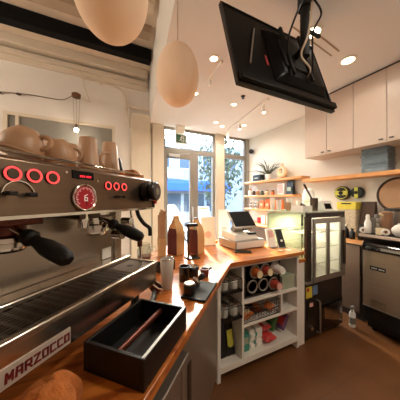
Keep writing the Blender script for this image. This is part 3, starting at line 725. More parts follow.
for k in range(9):
    if k in (4,): continue
    m.box(2.5188, 2.5201, 1.118-.0125*k-.008, 1.118-.0125*k, .687, .697)
T.part('plate_print', m, 'paperwhite', lb)
T.part('lower_grille', MB().box(2.535, 2.559, y0, y1, .105, .27), 'black', bevel=.003)
m = MB()
for k in range(7): m.box(2.529, 2.536, y0+.03, y1-.03, .125+.02*k, .133+.02*k)
T.part('grille_slats', m, 'blackmat')
T.part('kick_plate', MB().box(2.60, 3.05, y0+.01, y1-.01, .03, .10), 'black')
for yy in (y0+.05, y1-.05):
    for xx in (2.63, 3.02): T.part('foot', MB().cyl((xx, yy, 0), (xx, yy, .032), .02, n=12), 'black')
T.part('edge_trim', MB().box(2.518, 2.5249, y0, y1, .272, .285), 'alu')
T.part('clear_bag', MB().hexa([(2.517, .99, .16), (2.534, .99, .16), (2.534, 1.13, .16), (2.517, 1.13, .16)], [(2.517, 1.0, .36), (2.524, 1.0, .36), (2.524, 1.12, .36), (2.517, 1.12, .36)]), 'cglass')
T = Thing('spray_bottle', 'white spray bottle standing on the floor between display fridge and ice machine', 'bottle', (2.47, 1.27, 0))
T.part('body', MB().lathe([(.026, 0), (.03, .01), (.03, .15), (.014, .18), (.012, .20)], (2.47, 1.27, 0), n=16), 'paperwhite')
T.part('trigger_head', MB().cbox((2.462, 1.265, .215), (.05, .022, .034)).cbox((2.445, 1.26, .19), (.008, .012, .035)), 'grayblind', bevel=.003)
T.part('bottle_label', MB().lathe([(.0305, .04), (.0305, .11)], (2.47, 1.27, 0), n=16, cap=False), 'grayblind')

# ------------------------------------------------------------------ display fridge
fx0, fx1, fy0, fy1, fz0, fz1 = 1.765, 2.385, 1.30, 1.83, .575, 1.282
T = Thing('display_fridge', 'upright glass display fridge with framed double-pane door and dark oven base', 'display fridge', ((fx0+fx1)/2, (fy0+fy1)/2, 0))
T.part('base', MB().box(fx0, fx1, fy0+.03, fy1, .03, fz0), 'dark', bevel=.003)
for xx in (fx0+.05, fx1-.05):
    for yy in (fy0+.08, fy1-.06): T.part('foot', MB().cyl((xx, yy, 0), (xx, yy, .032), .02, n=12), 'black')
T.part('floor_panel', MB().box(fx0, fx1, fy0, fy1, fz0, fz0+.03), 'alu', bevel=.002)
T.part('top_panel', MB().box(fx0, fx1, fy0+.02, fy1, fz1-.025, fz1), 'palegreen', bevel=.003)
T.part('top_fascia', MB().box(fx0, fx1, fy0, fy0+.0195, fz1-.06, fz1), 'dark', bevel=.003)
T.part('top_edge', MB().box(fx0-.002, fx1+.002, fy0-.004, fy0-.0005, fz1-.012, fz1), 'alu')
for xx, yy in ((fx0, fy0), (fx1-.03, fy0), (fx1-.03, fy1-.03)): T.part('corner_post', MB().box(xx, xx+.03, yy, yy+.03, fz0+.03, fz1-.045), 'darksteel')
T.part('corner_post', MB().box(fx0, fx0+.02, fy1-.02, fy1, fz0+.03, fz1-.045), 'palegreen')
T.part('side_glass', MB().box(fx0+.004, fx0+.012, fy0+.03, fy1-.03, fz0+.03, fz1-.026), 'gglass')
T.part('side_panel', MB().box(fx1-.012, fx1-.004, fy0+.03, fy1-.03, fz0+.03, fz1-.045), 'paperwhite')
T.part('back_panel', MB().box(fx0+.03, fx1-.03, fy1-.012, fy1-.004, fz0+.03, fz1-.045), 'paperwhite')
d = MB(); dx0, dx1, dz0, dz1 = 1.835, 2.355, .59, 1.215
d.box(dx0, dx1, fy0-.022, fy0-.002, dz1-.05, dz1); d.box(dx0, dx1, fy0-.022, fy0-.002, dz0, dz0+.055)
d.box(dx0, dx0+.035, fy0-.022, fy0-.002, dz0+.055, dz1-.05); d.box(dx1-.085, dx1, fy0-.022, fy0-.002, dz0+.055, dz1-.05); d.box(2.045, 2.09, fy0-.022, fy0-.002, dz0+.055, dz1-.05)
dr = T.part('door', d, 'alu', bevel=.003)
for a_, b_ in ((dx0+.035, 2.045), (2.09, dx1-.085)): T.part('pane', MB().box(a_, b_, fy0-.014, fy0-.009, dz0+.055, dz1-.05), 'cglass', dr)
T.part('door_handle', MB().box(dx1-.05, dx1-.03, fy0-.045, fy0-.0225, .72, 1.08), 'darksteel', dr, bevel=.004)
for fa, fb in ((fx0+.03, dx0), (dx1, fx1-.03)): T.part('front_frame', MB().box(fa, fb, fy0-.001, fy0+.008, fz0+.03, fz1-.045), 'dark')
for z in (.74, .90, 1.06):
    s = MB(); s.tube([(fx0+.02, fy0+.05, z), (fx1-.02, fy0+.05, z)], .004, 6); s.tube([(fx0+.02, fy1-.05, z), (fx1-.02, fy1-.05, z)], .004, 6)
    for k in range(14): s.tube([(fx0+.04+.0415*k, fy0+.05, z), (fx0+.04+.0415*k, fy1-.05, z)], .0022, 5)
    T.part('wire_shelf', s, 'chrome')
T.part('light_strip', MB().box(fx0+.10, fx1-.10, fy0+.03, fy0+.045, fz1-.041, fz1-.026), 'lens')
lamp('fridge_lamp', 'AREA', (0, 0, fz1-.06), 5.5, (1, .90, .70), T.e, size=.3)
T.part('oven_window', MB().box(2.0, 2.365, fy0+.016, fy0+.029, .06, .32), 'blackgloss', bevel=.003)
T.part('window_frame', MB().box(1.985, 2.378, fy0+.02, fy0+.0295, .045, .335), 'darksteel')
T.part('reflection_patch', MB().hexa([(2.06, fy0+.013, .17), (2.35, fy0+.013, .08), (2.35, fy0+.0155, .08), (2.06, fy0+.0155, .17)], [(2.05, fy0+.013, .29), (2.35, fy0+.013, .30), (2.35, fy0+.0155, .30), (2.05, fy0+.0155, .29)]), 'polish')  # pale slanted patch shaped as a reflection in the oven window
T.part('vertical_handle', MB().tube([(1.955, fy0+.03, .38), (1.955, fy0-.005, .38), (1.955, fy0-.005, .06), (1.955, fy0+.03, .06)], .010), 'alu')
T.part('control_panel', MB().box(1.80, 1.905, fy0+.02, fy0+.0295, .22, .40), 'black', bevel=.003)
T.part('readout', MB().box(1.83, 1.88, fy0+.015, fy0+.0199, .34, .375), 'pink')
T.part('knob', MB().cyl((1.85, fy0+.029, .13), (1.85, fy0+.005, .13), .02), 'chrome')
T.part('sticker', MB().box(1.79, 1.88, fy0+.027, fy0+.0299, .425, .535), 'yellow', label='yellow warning sticker')
T.part('sticker', MB().box(1.89, 1.965, fy0+.027, fy0+.0299, .44, .535), 'stickerblue', label='blue sticker')
T.part('sticker_mark', MB().box(1.80, 1.835, fy0+.0255, fy0+.0269, .49, .525), 'redpack')

# goods standing on top of the fridge
zf = fz1
T = Thing('utensil_pot', 'steel utensil pot with a slanting dark stirrer on the display fridge', 'utensil pot', (2.085, 1.45, zf))
T.part('pot', MB().lathe([(.035, 0), (.038, .01), (.040, .14), (.036, .14), (.034, .01), (0, .01)], (2.085, 1.45, zf), n=24), 'darksteel')
T.part('stirrer', MB().tube([(2.095, 1.44, zf+.02), (2.065, 1.455, zf+.12), (1.975, 1.49, zf+.29)], [.006, .008, .012]), 'darksteel')
T = Thing('folded_apron', 'white folded cloth bundle behind the steel utensil pot', 'cloth bundle', (2.30, 1.67, zf))
T.part('bundle', MB().lathe([(.06, 0), (.07, .05), (.066, .16), (.05, .24), (.02, .26), (0, .26)], (2.30, 1.67, zf), n=18), 'paperwhite', bevel=0)
T.part('tie_band', MB().torus((2.30, 1.67, zf+.10), .068, .008), 'cream')
T = Thing('receipt_printer', 'white little printer with dark display right of the utensil pot', 'printer', (2.25, 1.45, zf))
T.part('body', MB().hexa([(2.16, 1.38, zf), (2.34, 1.38, zf), (2.34, 1.53, zf), (2.16, 1.53, zf)], [(2.16, 1.42, zf+.11), (2.34, 1.42, zf+.11), (2.34, 1.53, zf+.11), (2.16, 1.53, zf+.11)]), 'paperwhite', bevel=.005)
T.part('display', MB().hexa([(2.19, 1.384, zf+.02), (2.30, 1.384, zf+.02), (2.30, 1.392, zf+.02), (2.19, 1.392, zf+.02)], [(2.19, 1.405, zf+.08), (2.30, 1.405, zf+.08), (2.30, 1.413, zf+.08), (2.19, 1.413, zf+.08)]), 'display')
T.part('wire', MB().tube(smooth_path([(2.33, 1.525, zf+.05), (2.345, 1.54, zf+.14), (2.36, 1.56, zf+.12), (2.37, 1.575, zf+.005)], 6), .004), 'paperwhite')
for k, (x, y, r, h, mat, lab) in enumerate([
        (1.81, 1.785, .03, .15, 'paperwhite', 'tall white cup stack at the very back left corner of the fridge top'),
        (1.89, 1.76, .03, .11, 'cream', 'cream cup stack beside the back corner stack on the fridge top'),
        (1.80, 1.68, .03, .12, 'paperwhite', 'white paper cup stack at the left rear of the fridge top'),
        (1.86, 1.60, .032, .09, 'ceramic', 'tan cup in the clutter at the left of the fridge top'),
        (1.95, 1.66, .034, .14, 'paperwhite', 'tall white cup stack in the middle of the fridge-top clutter'),
        (1.98, 1.50, .03, .07, 'cream', 'small cream cup left of the steel utensil pot'),
        (2.04, 1.60, .03, .11, 'paperwhite', 'white cup stack just behind the steel utensil pot')]):
    T = Thing('cup_stack', lab, 'cups', (x, y, zf), group='cups on the display fridge')
    pr = [(r*.75, 0)]
    for j in range(4): pr += [(r*(.8+.04*j), h*(.25+.2*j)), (r*(.86+.04*j), h*(.25+.2*j)+.004)]
    pr += [(r, h), (r*.9, h), (0, h*.85)]
    T.part('cups', MB().lathe(pr, (x, y, zf), n=18), mat)
T = Thing('napkin_tray', 'low white tray with brown packets at the left front of the fridge top', 'tray', (1.86, 1.44, zf))
T.part('tray_body', MB().box(1.79, 1.93, 1.36, 1.50, zf, zf+.012).box(1.79, 1.93, 1.36, 1.366, zf+.012, zf+.06).box(1.79, 1.796, 1.366, 1.50, zf+.012, zf+.06).box(1.924, 1.93, 1.366, 1.50, zf+.012, zf+.06), 'paperwhite')
T.part('packets', MB().cbox((1.85, 1.42, zf+.045), (.06, .02, .07), Euler((.3, .2, .2))).cbox((1.89, 1.45, zf+.045), (.05, .02, .07), Euler((.2, -.2, .6))), 'brown')
# narrow filler cabinet between cup shelves and fridge
T = Thing('filler_cabinet', 'narrow white end cabinet with a strip of wood on top beside the fridge', 'cabinet', (1.715, 1.56, 0))
T.part('body', MB().box(1.672, 1.758, 1.32, 1.82, 0, .80), 'white', bevel=.002)
T.part('wood_cap', MB().box(1.670, 1.762, 1.31, 1.82, .80, .83), 'barplank', bevel=.002)

# ------------------------------------------------------------------ the bar
zb = .92
wt = MB().prism([(-.767, -.364), (.865, 1.27), (1.70, 1.27), (1.70, 2.10), (.636, 2.10), (-1.298, .166)], .885, zb)
o = single('bar_worktop', wt, 'bar', 'long angled orange-brown wooden bar top carrying the espresso machine and till', 'worktop', rot=0, bevel=.004)
o.rotation_euler = (0, 0, 0)
T = Thing('bar_cabinet', 'white cabinet body under the customer side of the till counter', 'cabinet', (1.2, 1.97, 0))
T.part('body', MB().box(.66, 1.66, 1.86, 2.04, 0, .884), 'white')
T.part('kick_board', MB().box(.70, 1.64, 2.041, 2.055, 0, .08), 'dark')
def fridge(s0, s1, label, lip):
    T = Thing('undercounter_fridge', label, 'fridge', ((s0+s1)/2, .68, 0), BAR, group='steel undercounter fridges')
    T.part('body', MB().box(s0, s1, .395, .98, .08, .884), 'darksteel')
    dr = T.part('door', MB().box(s0+.004, s1-.004, .371, .394, .11, .76), 'steel', bevel=.004)
    T.part('fascia', MB().box(s0+.002, s1-.002, .375, .3945, .765, .882), 'darksteel', bevel=.003)
    if lip: T.part('handle_lip', MB().box(s0+.01, s1-.02, .325, .3705, .735, .757), 'alu', dr, bevel=.005)
    else: T.part('handle_slot', MB().box(s0+.06, s0+.10, .366, .3705, .35, .62), 'dark', dr, bevel=.002)
    T.part('kick_grille', MB().box(s0+.01, s1-.01, .43, .445, .0, .08), 'black')
    T.part('foot', MB().box(s0+.03, s0+.08, .90, .95, 0, .08), 'black'); T.part('foot', MB().box(s1-.08, s1-.03, .90, .95, 0, .08), 'black')
fridge(.10, .805, 'steel undercounter fridge with pale handle lip under the knock box', True)
fridge(.81, 1.42, 'steel undercounter fridge door next to the white cup shelves', False)
fridge(-.60, .095, 'steel undercounter fridge nearest the photographer, out of the picture', True)

# ------------------------------------------------------------------ open cup shelves
sx0, sx1, sy0, sy1 = .772, 1.665, 1.31, 1.80
T = Thing('cup_shelf', 'white open shelving unit full of cups and packets under the till counter', 'shelving unit', ((sx0+sx1)/2, 1.55, 0))
T.part('side_panel', MB().box(sx0, sx0+.03, sy0, sy1, 0, .882), 'white', bevel=.002)
T.part('side_panel', MB().box(sx1-.025, sx1, sy0, sy1, 0, .882), 'white', bevel=.002)
T.part('divider', MB().box(1.0, 1.022, sy0, sy1, .115, .858), 'white', bevel=.002)
T.part('top_rail', MB().box(sx0+.03, sx1-.025, sy0, sy1, .858, .882), 'white', bevel=.002)
T.part('bottom_shelf', MB().box(sx0+.03, sx1-.025, sy0, sy1, .065, .115), 'white', bevel=.002)
T.part('shelf', MB().box(1.022, sx1-.025, sy0, sy1-.012, .55, .572), 'white', bevel=.002)
T.part('shelf', MB().box(1.022, sx1-.025, sy0, sy1-.012, .362, .384), 'white', bevel=.002)
T.part('back_panel', MB().box(sx0+.03, sx1-.025, sy1-.012, sy1, .115, .858), 'white')
T.part('short_post', MB().box(1.43, 1.45, sy0, sy0+.03, .384, .55), 'white')
for k, zz in enumerate((.672, .462)):
    lab = ['upper black wire basket of glass jars at the left of the cup shelves', 'lower black wire basket of glass jars at the left of the cup shelves'][k]
    T = Thing('wire_basket', lab, 'basket', (.90, 1.5, zz), group='wire baskets of jars')
    b = MB(); x0, x1, ya, yb = .810, .990, 1.295, 1.72
    for z in (zz+.005, zz+.10):
        b.tube([(x0, ya, z), (x1, ya, z), (x1, yb, z), (x0, yb, z), (x0, ya, z)], .0035, 6)
    for j in range(9): b.tube([(x0+.0225*j, ya, zz+.10 if j in (0, 8) else zz+.03), (x0+.0225*j, ya, zz+.005), (x0+.0225*j, yb, zz+.005), (x0+.0225*j, yb, zz+.10)], .003, 5)
    T.part('wire_frame', b, 'black')
    T.part('front_rail', MB().box(x0, x1, ya-.006, ya+.004, zz, zz+.022), 'black')
    T.part('runner', MB().box(.803, .8095, 1.33, 1.75, zz-.006, zz+.012), 'alu'); T.part('runner', MB().box(.9905, .999, 1.33, 1.75, zz-.006, zz+.012), 'alu')
    n = 0
    for yy in (1.355, 1.47, 1.58):
        for xx in (.852, .944):
            lab = '%s glass jar with grey lid, %s row, in the %s wire basket' % ('left' if xx < .9 else 'right', ['front', 'second', 'rear'][[1.355, 1.47, 1.58].index(yy)], ['upper', 'lower'][k])
            J = Thing('glass_jar', lab, 'jar', (xx, yy, zz+.0095), group='glass jars in the wire baskets')
            J.part('body', MB().lathe([(.034, 0), (.041, .006), (.041, .075), (.033, .09), (.033, .098)], (xx, yy, zz+.0095), n=18), 'cglass')
            J.part('contents', MB().lathe([(.032, .004), (.037, .01), (.037, .066), (0, .07)], (xx, yy, zz+.0095), n=16), 'paperwhite')
            J.part('lid', MB().lathe([(.036, .092), (.036, .108), (.03, .112), (0, .112)], (xx, yy, zz+.0095), n=18), 'polish')
for k, (x, lab) in enumerate([(.862, 'black standing pouch at the left foot of the cup shelves'), (.945, 'black standing pouch with yellow-green label, lower left compartment')]):
    T = Thing('pouch', lab, 'pouch', (x, 1.45, .115), group='black pouches in the cup shelves')
    T.part('pouch_body', MB().hexa([(x-.04, 1.38, .1155), (x+.04, 1.38, .1155), (x+.04, 1.50, .1155), (x-.04, 1.50, .1155)], [(x-.04, 1.435, .40), (x+.04, 1.435, .40), (x+.04, 1.445, .40), (x-.04, 1.445, .40)]), 'black', bevel=.006)
    if k: T.part('pouch_label', MB().lathe([(0, 0), (.03, 0), (.03, .003), (0, .003)], (x, 1.392, .21), (0, -1, .2), 24).cbox((x, 1.402, .26), (.055, .004, .10), Euler((-.2, 0, 0))), 'lime')

# holder of cups lying on their sides
hx0, hx1 = 1.05, 1.46
T = Thing('cup_holder', 'black holder with six round cup openings in the cup shelves', 'cup dispenser', (1.25, 1.45, .5725))
b = MB(); b.box(hx0, hx1, 1.345, 1.36, .5725, .585); b.box(hx0, hx1, 1.345, 1.36, .842, .855); b.box(hx0, hx0+.012, 1.345, 1.36, .585, .842); b.box(hx1-.012, hx1, 1.345, 1.36, .585, .842); b.box(hx0, hx1, 1.70, 1.715, .5725, .855)
b.box(hx0, hx1, 1.36, 1.70, .5725, .578)
T.part('frame', b, 'dark')
ctr = [(1.168, .782), (1.284, .782), (1.398, .785), (1.140, .660), (1.262, .656), (1.382, .645)]
for (x, z) in ctr:
    tb = T.part('tube', MB().lathe([(.049, 0), (.053, 0), (.053, .34), (.049, .34)], (x, 1.358, z), (0, 1, 0), 28, cap=False), 'blackgloss')
    T.part('rim_ring', MB().torus((x, 1.350, z), .0505, .0075, (0, 1, 0), 32, 8), 'alu', tb)
def lying_cup(x, z, mat, base, label, out=.05):
    T = Thing('paper_cup', label, 'paper cup', (x, 1.40, z-.045), group='cups in the six-hole holder')
    T.part('cup_body', MB().lathe([(.030, 0), (.045, .11), (.047, .112), (.047, .118), (.042, .118)], (x, 1.34-out, z), (0, 1, 0), 24, cap=False), mat)
    T.part('cup_base', MB().lathe([(0, .004), (.026, .004), (.030, -.001), (.031, .003), (.0315, .006)], (x, 1.34-out, z), (0, 1, 0), 24, cap=False), base)
lying_cup(1.174, .776, 'cuporange', 'cream', 'orange cup with cream base in the upper left hole of the cup holder')
lying_cup(1.290, .778, 'cupred', 'cream', 'rust red cup with cream base in the upper middle hole of the cup holder')
lying_cup(1.404, .781, 'paperwhite', 'paperwhite', 'white cup in the upper right hole of the cup holder', .08)
lying_cup(1.388, .642, 'cupred', 'pink', 'rust red cup in the lower right hole of the cup holder', .06)
T = Thing('storage_box', 'sage green storage box beside the six-hole cup holder', 'box', (1.54, 1.42, .5725))
T.part('box_body', MB().box(1.468, 1.628, 1.33, 1.52, .5725, .66), 'sage', bevel=.003); T.part('box_lid', MB().box(1.464, 1.632, 1.326, 1.524, .66, .70), 'sage', bevel=.003)
T = Thing('wire_basket', 'wide black wire basket of snack packets on the middle cup shelf', 'basket', (1.22, 1.5, .3845))
b = MB(); x0, x1, ya, yb, zz = 1.03, 1.42, 1.32, 1.70, .3845
for z in (zz+.004, zz+.06, zz+.125): b.tube([(x0, ya, z), (x1, ya, z), (x1, yb, z), (x0, yb, z), (x0, ya, z)], .0035, 6)
for j in range(14): b.tube([(x0+.03*j, ya, zz+.125), (x0+.03*j, ya, zz+.004), (x0+.03*j, yb, zz+.004), (x0+.03*j, yb, zz+.125)], .002, 5)
T.part('wire_frame', b, 'black')
def packet(name, c, s, rot, mat, label, group, lab_mat=None):
    c = Vector(c); T = Thing(name, label, name.replace('_', ' '), (c.x, c.y, c.z-s[2]/2), group=group)
    rs = []; m = Matrix.Translation(c) @ Euler(rot).to_matrix().to_4x4()
    for j in range(7):
        u = -1+2*j/6; th = s[2]/2*(1-abs(u)**3*.92)
        rs.append([m @ Vector((u*s[0]/2, s[1]/2*a, th*b)) for a, b in ((-1, -.15), (-.7, -1), (.7, -1), (1, -.15), (1, .15), (.7, 1), (-.7, 1), (-1, .15))])
    T.part('wrapper', MB().rings(rs), mat, smooth=60)
    if lab_mat: T.part('printed_label', MB(m).cbox((0, 0, s[2]/2), (s[0]*.5, s[1]*.6, .004)), lab_mat)
packet('snack_packet', (1.11, 1.40, .415), (.13, .09, .05), (.2, 0, .3), 'orange', 'orange snack packet at the left of the wide wire basket', 'snack packets in the wide wire basket', 'cream')
packet('snack_packet', (1.238, 1.42, .42), (.12, .09, .05), (.1, .1, -.3), 'copper', 'brown snack packet in the middle of the wide wire basket', 'snack packets in the wide wire basket', 'orange')
packet('snack_packet', (1.368, 1.395, .425), (.10, .08, .045), (.2, -.1, .5), 'cuporange', 'rust snack packet at the right of the wide wire basket', 'snack packets in the wide wire basket')
packet('snack_packet', (1.20, 1.56, .42), (.13, .09, .05), (0, .1, .9), 'brown', 'dark snack packet at the back of the wide wire basket', 'snack packets in the wide wire basket')
T = Thing('teal_carton', 'teal carton at the left of the bottom cup shelf', 'carton', (1.075, 1.45, .1155))
T.part('carton_body', MB().box(1.03, 1.115, 1.36, 1.52, .1155, .262), 'teal', bevel=.002); T.part('carton_label', MB().box(1.04, 1.105, 1.3575, 1.3605, .18, .235), 'sage')
for k in range(5):
    T = Thing('napkin_pack', ['bottom white napkin pack of the stack beside the teal carton', 'second lowest white napkin pack beside the teal carton', 'middle white napkin pack of the stack beside the teal carton', 'second highest white napkin pack beside the teal carton', 'topmost white napkin pack beside the teal carton'][k], 'napkins', (1.20, 1.45, .1155+.031*k), group='white napkin packs', spin=(.05, -.08, .03, .1, -.04)[k])
    T.part('pack', MB().box(1.13, 1.27, 1.37, 1.52, .1155+.031*k, .1155+.031*k+.0305), 'paperwhite', bevel=.005)
    T.part('band', MB().box(1.18, 1.20, 1.368, 1.522, .1152+.031*k, .1155+.031*k+.0306), 'teal' if k % 2 else 'sage')
packet('red_packet', (1.345, 1.40, .152), (.14, .13, .06), (.05, .05, .1), 'redpack', 'flat red packet lying at the front of the bottom cup shelf', 'red packets')
packet('red_packet', (1.345, 1.45, .225), (.14, .12, .05), (.25, .15, .3), 'redpack', 'red packet with pink label leaning on the flat red one', 'red packets', 'pink')
packet('green_packet', (1.465, 1.46, .225), (.16, .10, .04), (.2, -1.0, .15), 'greenpack', 'green packet standing right of the red packets', None)
packet('purple_packet', (1.565, 1.43, .222), (.15, .11, .04), (.2, -1.0, .1), 'purplepack', 'purple packet at the right of the bottom cup shelf', None, 'redpack')

# ------------------------------------------------------------------ espresso machine (frame: s along the bar, n toward the customers)
S0, S1 = .02, .80
T = Thing('espresso_machine', 'large stainless two-group espresso machine with red dial on the bar at left', 'espresso machine', (.41, .75, zb), BAR)
P = T.part
for ss in (S0+.07, S1-.07):
    for nn in (.56, .96): P('foot', MB().lathe([(.028, 0), (.03, .01), (.018, .03), (.018, .1)], (ss, nn, zb), n=16), 'black')
# lower body and drip tray
low = MB(); low.box(S0, S1, .497, 1.02, 1.02, 1.105)
P('lower_body', low, 'polish', bevel=.003)
P('front_rail', MB().box(S0-.004, S1+.004, .489, .506, 1.103, 1.121), 'polish', bevel=.004)
P('tray_end', MB().box(S1-.012, S1+.004, .506, .66, 1.104, 1.121), 'polish', bevel=.002)
P('tray_pan', MB().box(S0, S1-.012, .506, .635, 1.1055, 1.108), 'black')
gr = MB()
for k in range(10): gr.box(S0+.005, S1-.16, .510+.0125*k, .5155+.0125*k, 1.110, 1.118)
for k in range(25):
    s_ = S0+.008+.025*k
    if s_ < S1-.16: gr.box(s_, s_+.007, .508, .634, 1.1095, 1.1175)
P('drip_grate', gr, 'darksteel')
g2 = MB(); g2.box(S1-.155, S1-.015, .508, .634, 1.110, 1.117)
g3 = P('drain_plate', g2, 'darksteel', bevel=.002)
P('drain_hole', MB().lathe([(0, 0), (.014, 0), (.014, .002), (0, .002)], (S1-.085, .575, 1.1172), n=18), 'black', g3)
P('ledge', MB().box(S0, S1, .636, .700, 1.105, 1.135), 'polish', bevel=.006)
# splash back and body behind it
P('splash_back', MB().box(S0, S1-.03, .700, .715, 1.10, 1.38), 'spotted')
P('side_column', MB().box(S1-.045, S1-.004, .690, .99, 1.105, 1.37), 'polish', bevel=.003)
P('rear_body', MB().box(S0, S1-.05, .716, 1.02, 1.105, 1.36), 'polish', bevel=.004)
bs = P('paper_tag', MB().box(.685, .735, .6965, .6995, 1.138, 1.185), 'paperwhite')
# upper body: front panel with slightly leaning face
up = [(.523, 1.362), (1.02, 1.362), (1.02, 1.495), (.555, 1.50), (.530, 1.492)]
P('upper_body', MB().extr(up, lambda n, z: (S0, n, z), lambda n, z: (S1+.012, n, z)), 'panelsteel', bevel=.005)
P('lower_lip', MB().box(S0, S1+.012, .519, .5225, 1.358, 1.366), 'chrome')
P('cup_rail', MB().tube([(S0, .57, 1.515), (S1-.02, .57, 1.515)], .004).tube([(S0, 1.0, 1.53), (S1-.02, 1.0, 1.53)], .004), 'chrome')
P('end_cap', MB().box(S1+.0125, S1+.036, .524, 1.0, 1.362, 1.488), 'black', bevel=.006)
def fp(s, z):   # point on the leaning front face
    return (s, .523+(z-1.362)/(1.492-1.362)*.007, z)
def face_disc(mb, s, z, r, d, n=26, r1=None):
    p = Vector(fp(s, z)); return mb.lathe([(0, 0), (r, 0), (r1 or r, d), (0, d)], p, (0, -1, .054), n)
for s, r in ((.272, .0142), (.314, .0142), (.356, .0142), (.540, .0122), (.578, .0122), (.618, .0122)):
    z = 1.457 if s < .4 else 1.449
    bt = P('push_button', face_disc(MB(), s, z, r*1.25, .004), 'blackgloss')
    P('ring_light', MB().torus(Vector(fp(s, z))+Vector((0, -.0045, 0)), r, r*.17, (0, -1, .054), 28, 8), 'ringlit', bt)
    P('button_cap', face_disc(MB(), s, z, r*.7, .006), 'darksteel', bt)
dp = P('display', MB().hexa([Vector(fp(.411, 1.4615)), Vector(fp(.482, 1.4615)), Vector(fp(.482, 1.485)), Vector(fp(.411, 1.485))], [Vector(fp(.411, 1.4615))-Vector((0, .003, 0)), Vector(fp(.482, 1.4615))-Vector((0, .003, 0)), Vector(fp(.482, 1.485))-Vector((0, .003, 0)), Vector(fp(.411, 1.485))-Vector((0, .003, 0))]), 'display')
m = MB()
for k in range(6): m.cbox((.436+.0062*k+(.003 if k > 2 else 0), fp(0, 1.47)[1]-.0035, 1.470), (.0036, .001, .0055))
P('lit_digits', m, 'digits', dp)
gz = 1.407
ga = P('pressure_dial', face_disc(MB(), .447, gz, .036, .006, 40), 'dial')
P('dial_bezel', MB().torus(Vector(fp(.447, gz))+Vector((0, -.005, 0)), .0375, .0042, (0, -1, .054), 44, 8), 'chrome', ga)
m = MB()
for k in range(28):
    a = R(-220+260*k/27+180); L0 = .024 if k % 3 == 0 else .027
    pa = Vector(fp(.447, gz))+Vector((math.cos(a)*L0, -.0068, math.sin(a)*L0)); pb = Vector(fp(.447, gz))+Vector((math.cos(a)*.031, -.0068, math.sin(a)*.031))
    m.tube([pa, pb], .0008, 4)
strokes(m, '6', (.442, .5165, gz-.009), (1, 0, 0), (0, 0, 1), .011, .018, .016, .0024, .001)
P('dial_marks', m, 'dialwhite', ga)
P('dial_needle', MB().tube([Vector(fp(.447, gz))+Vector((.004, -.0075, -.024)), Vector(fp(.447, gz))+Vector((-.001, -.0075, .004))], .0012, 5), 'black', ga)
for s, z in ((.262, 1.415), (.300, 1.413), (.572, 1.412), (.598, 1.412)):
    P('paddle_knob', MB().cyl(fp(s, z), Vector(fp(s, z))-Vector((0, .018, 0)), .005 if s < .4 else .003, n=12).cbox(Vector(fp(s, z))-Vector((0, .02, .001)), (.017 if s < .4 else .008, .008, .010)), 'black', bevel=.002)
P('arc_trim', MB().torus(Vector(fp(.282, 1.412))+Vector((0, -.003, 0)), .030, .002, (0, -1, .054), 26, 6, PI, 2*PI), 'chrome')
P('screw', face_disc(MB(), .395, 1.476, .004, .002, 12), 'chrome'); P('screw', face_disc(MB(), .50, 1.462, .004, .002, 12), 'chrome'); P('screw', face_disc(MB(), .51, 1.468, .003, .002, 12), 'chrome')
# steam knob at the right end
kb = P('steam_knob', MB().lathe([(.036, 0), (.042, .004), (.042, .028), (.030, .032), (.030, .038), (.042, .044), (.042, .056), (.036, .062), (0, .062)], fp(.752, 1.436), (.12, -1, .02), 28), 'black')
P('knob_badge', MB().lathe([(0, .0625), (.016, .0625), (.014, .065), (0, .065)], fp(.752, 1.436), (.12, -1, .02), 20), 'grayblind', kb)
P('red_tag', MB().cbox((S1+.024, .518, 1.392), (.012, .012, .018)), 'red')
# groups and portafilters
for k, (sg, ng) in enumerate(((.303, .575), (.562, .575))):
    gp = P('group_head', MB().lathe([(.05, 0), (.05, .012), (.036, .016), (.036, .045), (.05, .048), (.05, .066), (.04, .07)], (sg, ng+.03, 1.30), n=32), 'copper' if k == 0 else 'chrome')
    P('group_collar', MB().lathe([(.045, -.012), (.045, 0), (.052, .001), (.052, .012)], (sg, ng+.03, 1.30), n=30), 'polish', gp)
    P('group_bolt', MB().cyl((sg-.075, ng, 1.31), (sg-.075, ng, 1.36), .016, n=14), 'chrome', gp)
    P('group_cover', MB().box(sg-.10, sg+.055, .56, .70, 1.338, 1.361), 'copper' if k == 0 else 'darksteel', gp, bevel=.004)
    a = Vector((sg-.005, ng-.025, 1.326)); bvec = Vector((sg+.013, .432, 1.274))
    if k: bvec = Vector((sg+.022, .435, 1.275))
    D = (bvec-a); d = D.normalized()
    h = D.length
    pf = P('portafilter_handle', MB().lathe([(.010, .0), (.017, .002), (.019, .02), (.012, .026), (.014, .04), (.0195, h*.5), (.0205, h*.75), (.0175, h*.93), (.010, h), (0, h)], a+d*.018, d, 24), 'handle')
    P('portafilter_neck', MB().cyl(a-d*.02, a+d*.020, .009), 'chrome', pf)
    P('portafilter_basket', MB().lathe([(.030, -.012), (.036, -.006), (.037, .008), (.037, .012)], (sg, ng+.03, 1.287), n=28), 'chrome', pf)
# steam wand with black sleeve
P('steam_hose', MB().tube(smooth_path([(.742, .56, 1.36), (.742, .55, 1.33), (.765, .54, 1.295), (.795, .53, 1.27), (.80, .53, 1.235)], 6), .009, 10), 'black')
P('steam_wand', MB().tube(smooth_path([(.725, .58, 1.36), (.735, .57, 1.28), (.765, .56, 1.20), (.768, .558, 1.125)], 6), .005, 8), 'chrome')
P('wand_tip', MB().lathe([(.008, 0), (.010, .012), (.006, .02)], (.768, .558, 1.119), n=14), 'chrome')
P('wand_grip', MB().cyl((.764, .56, 1.19), (.764, .56, 1.215), .011), 'copper')
P('valve', MB().cyl((.70, .60, 1.31), (.70, .555, 1.31), .016).cyl((.70, .60, 1.25), (.70, .65, 1.25), .018), 'chrome')
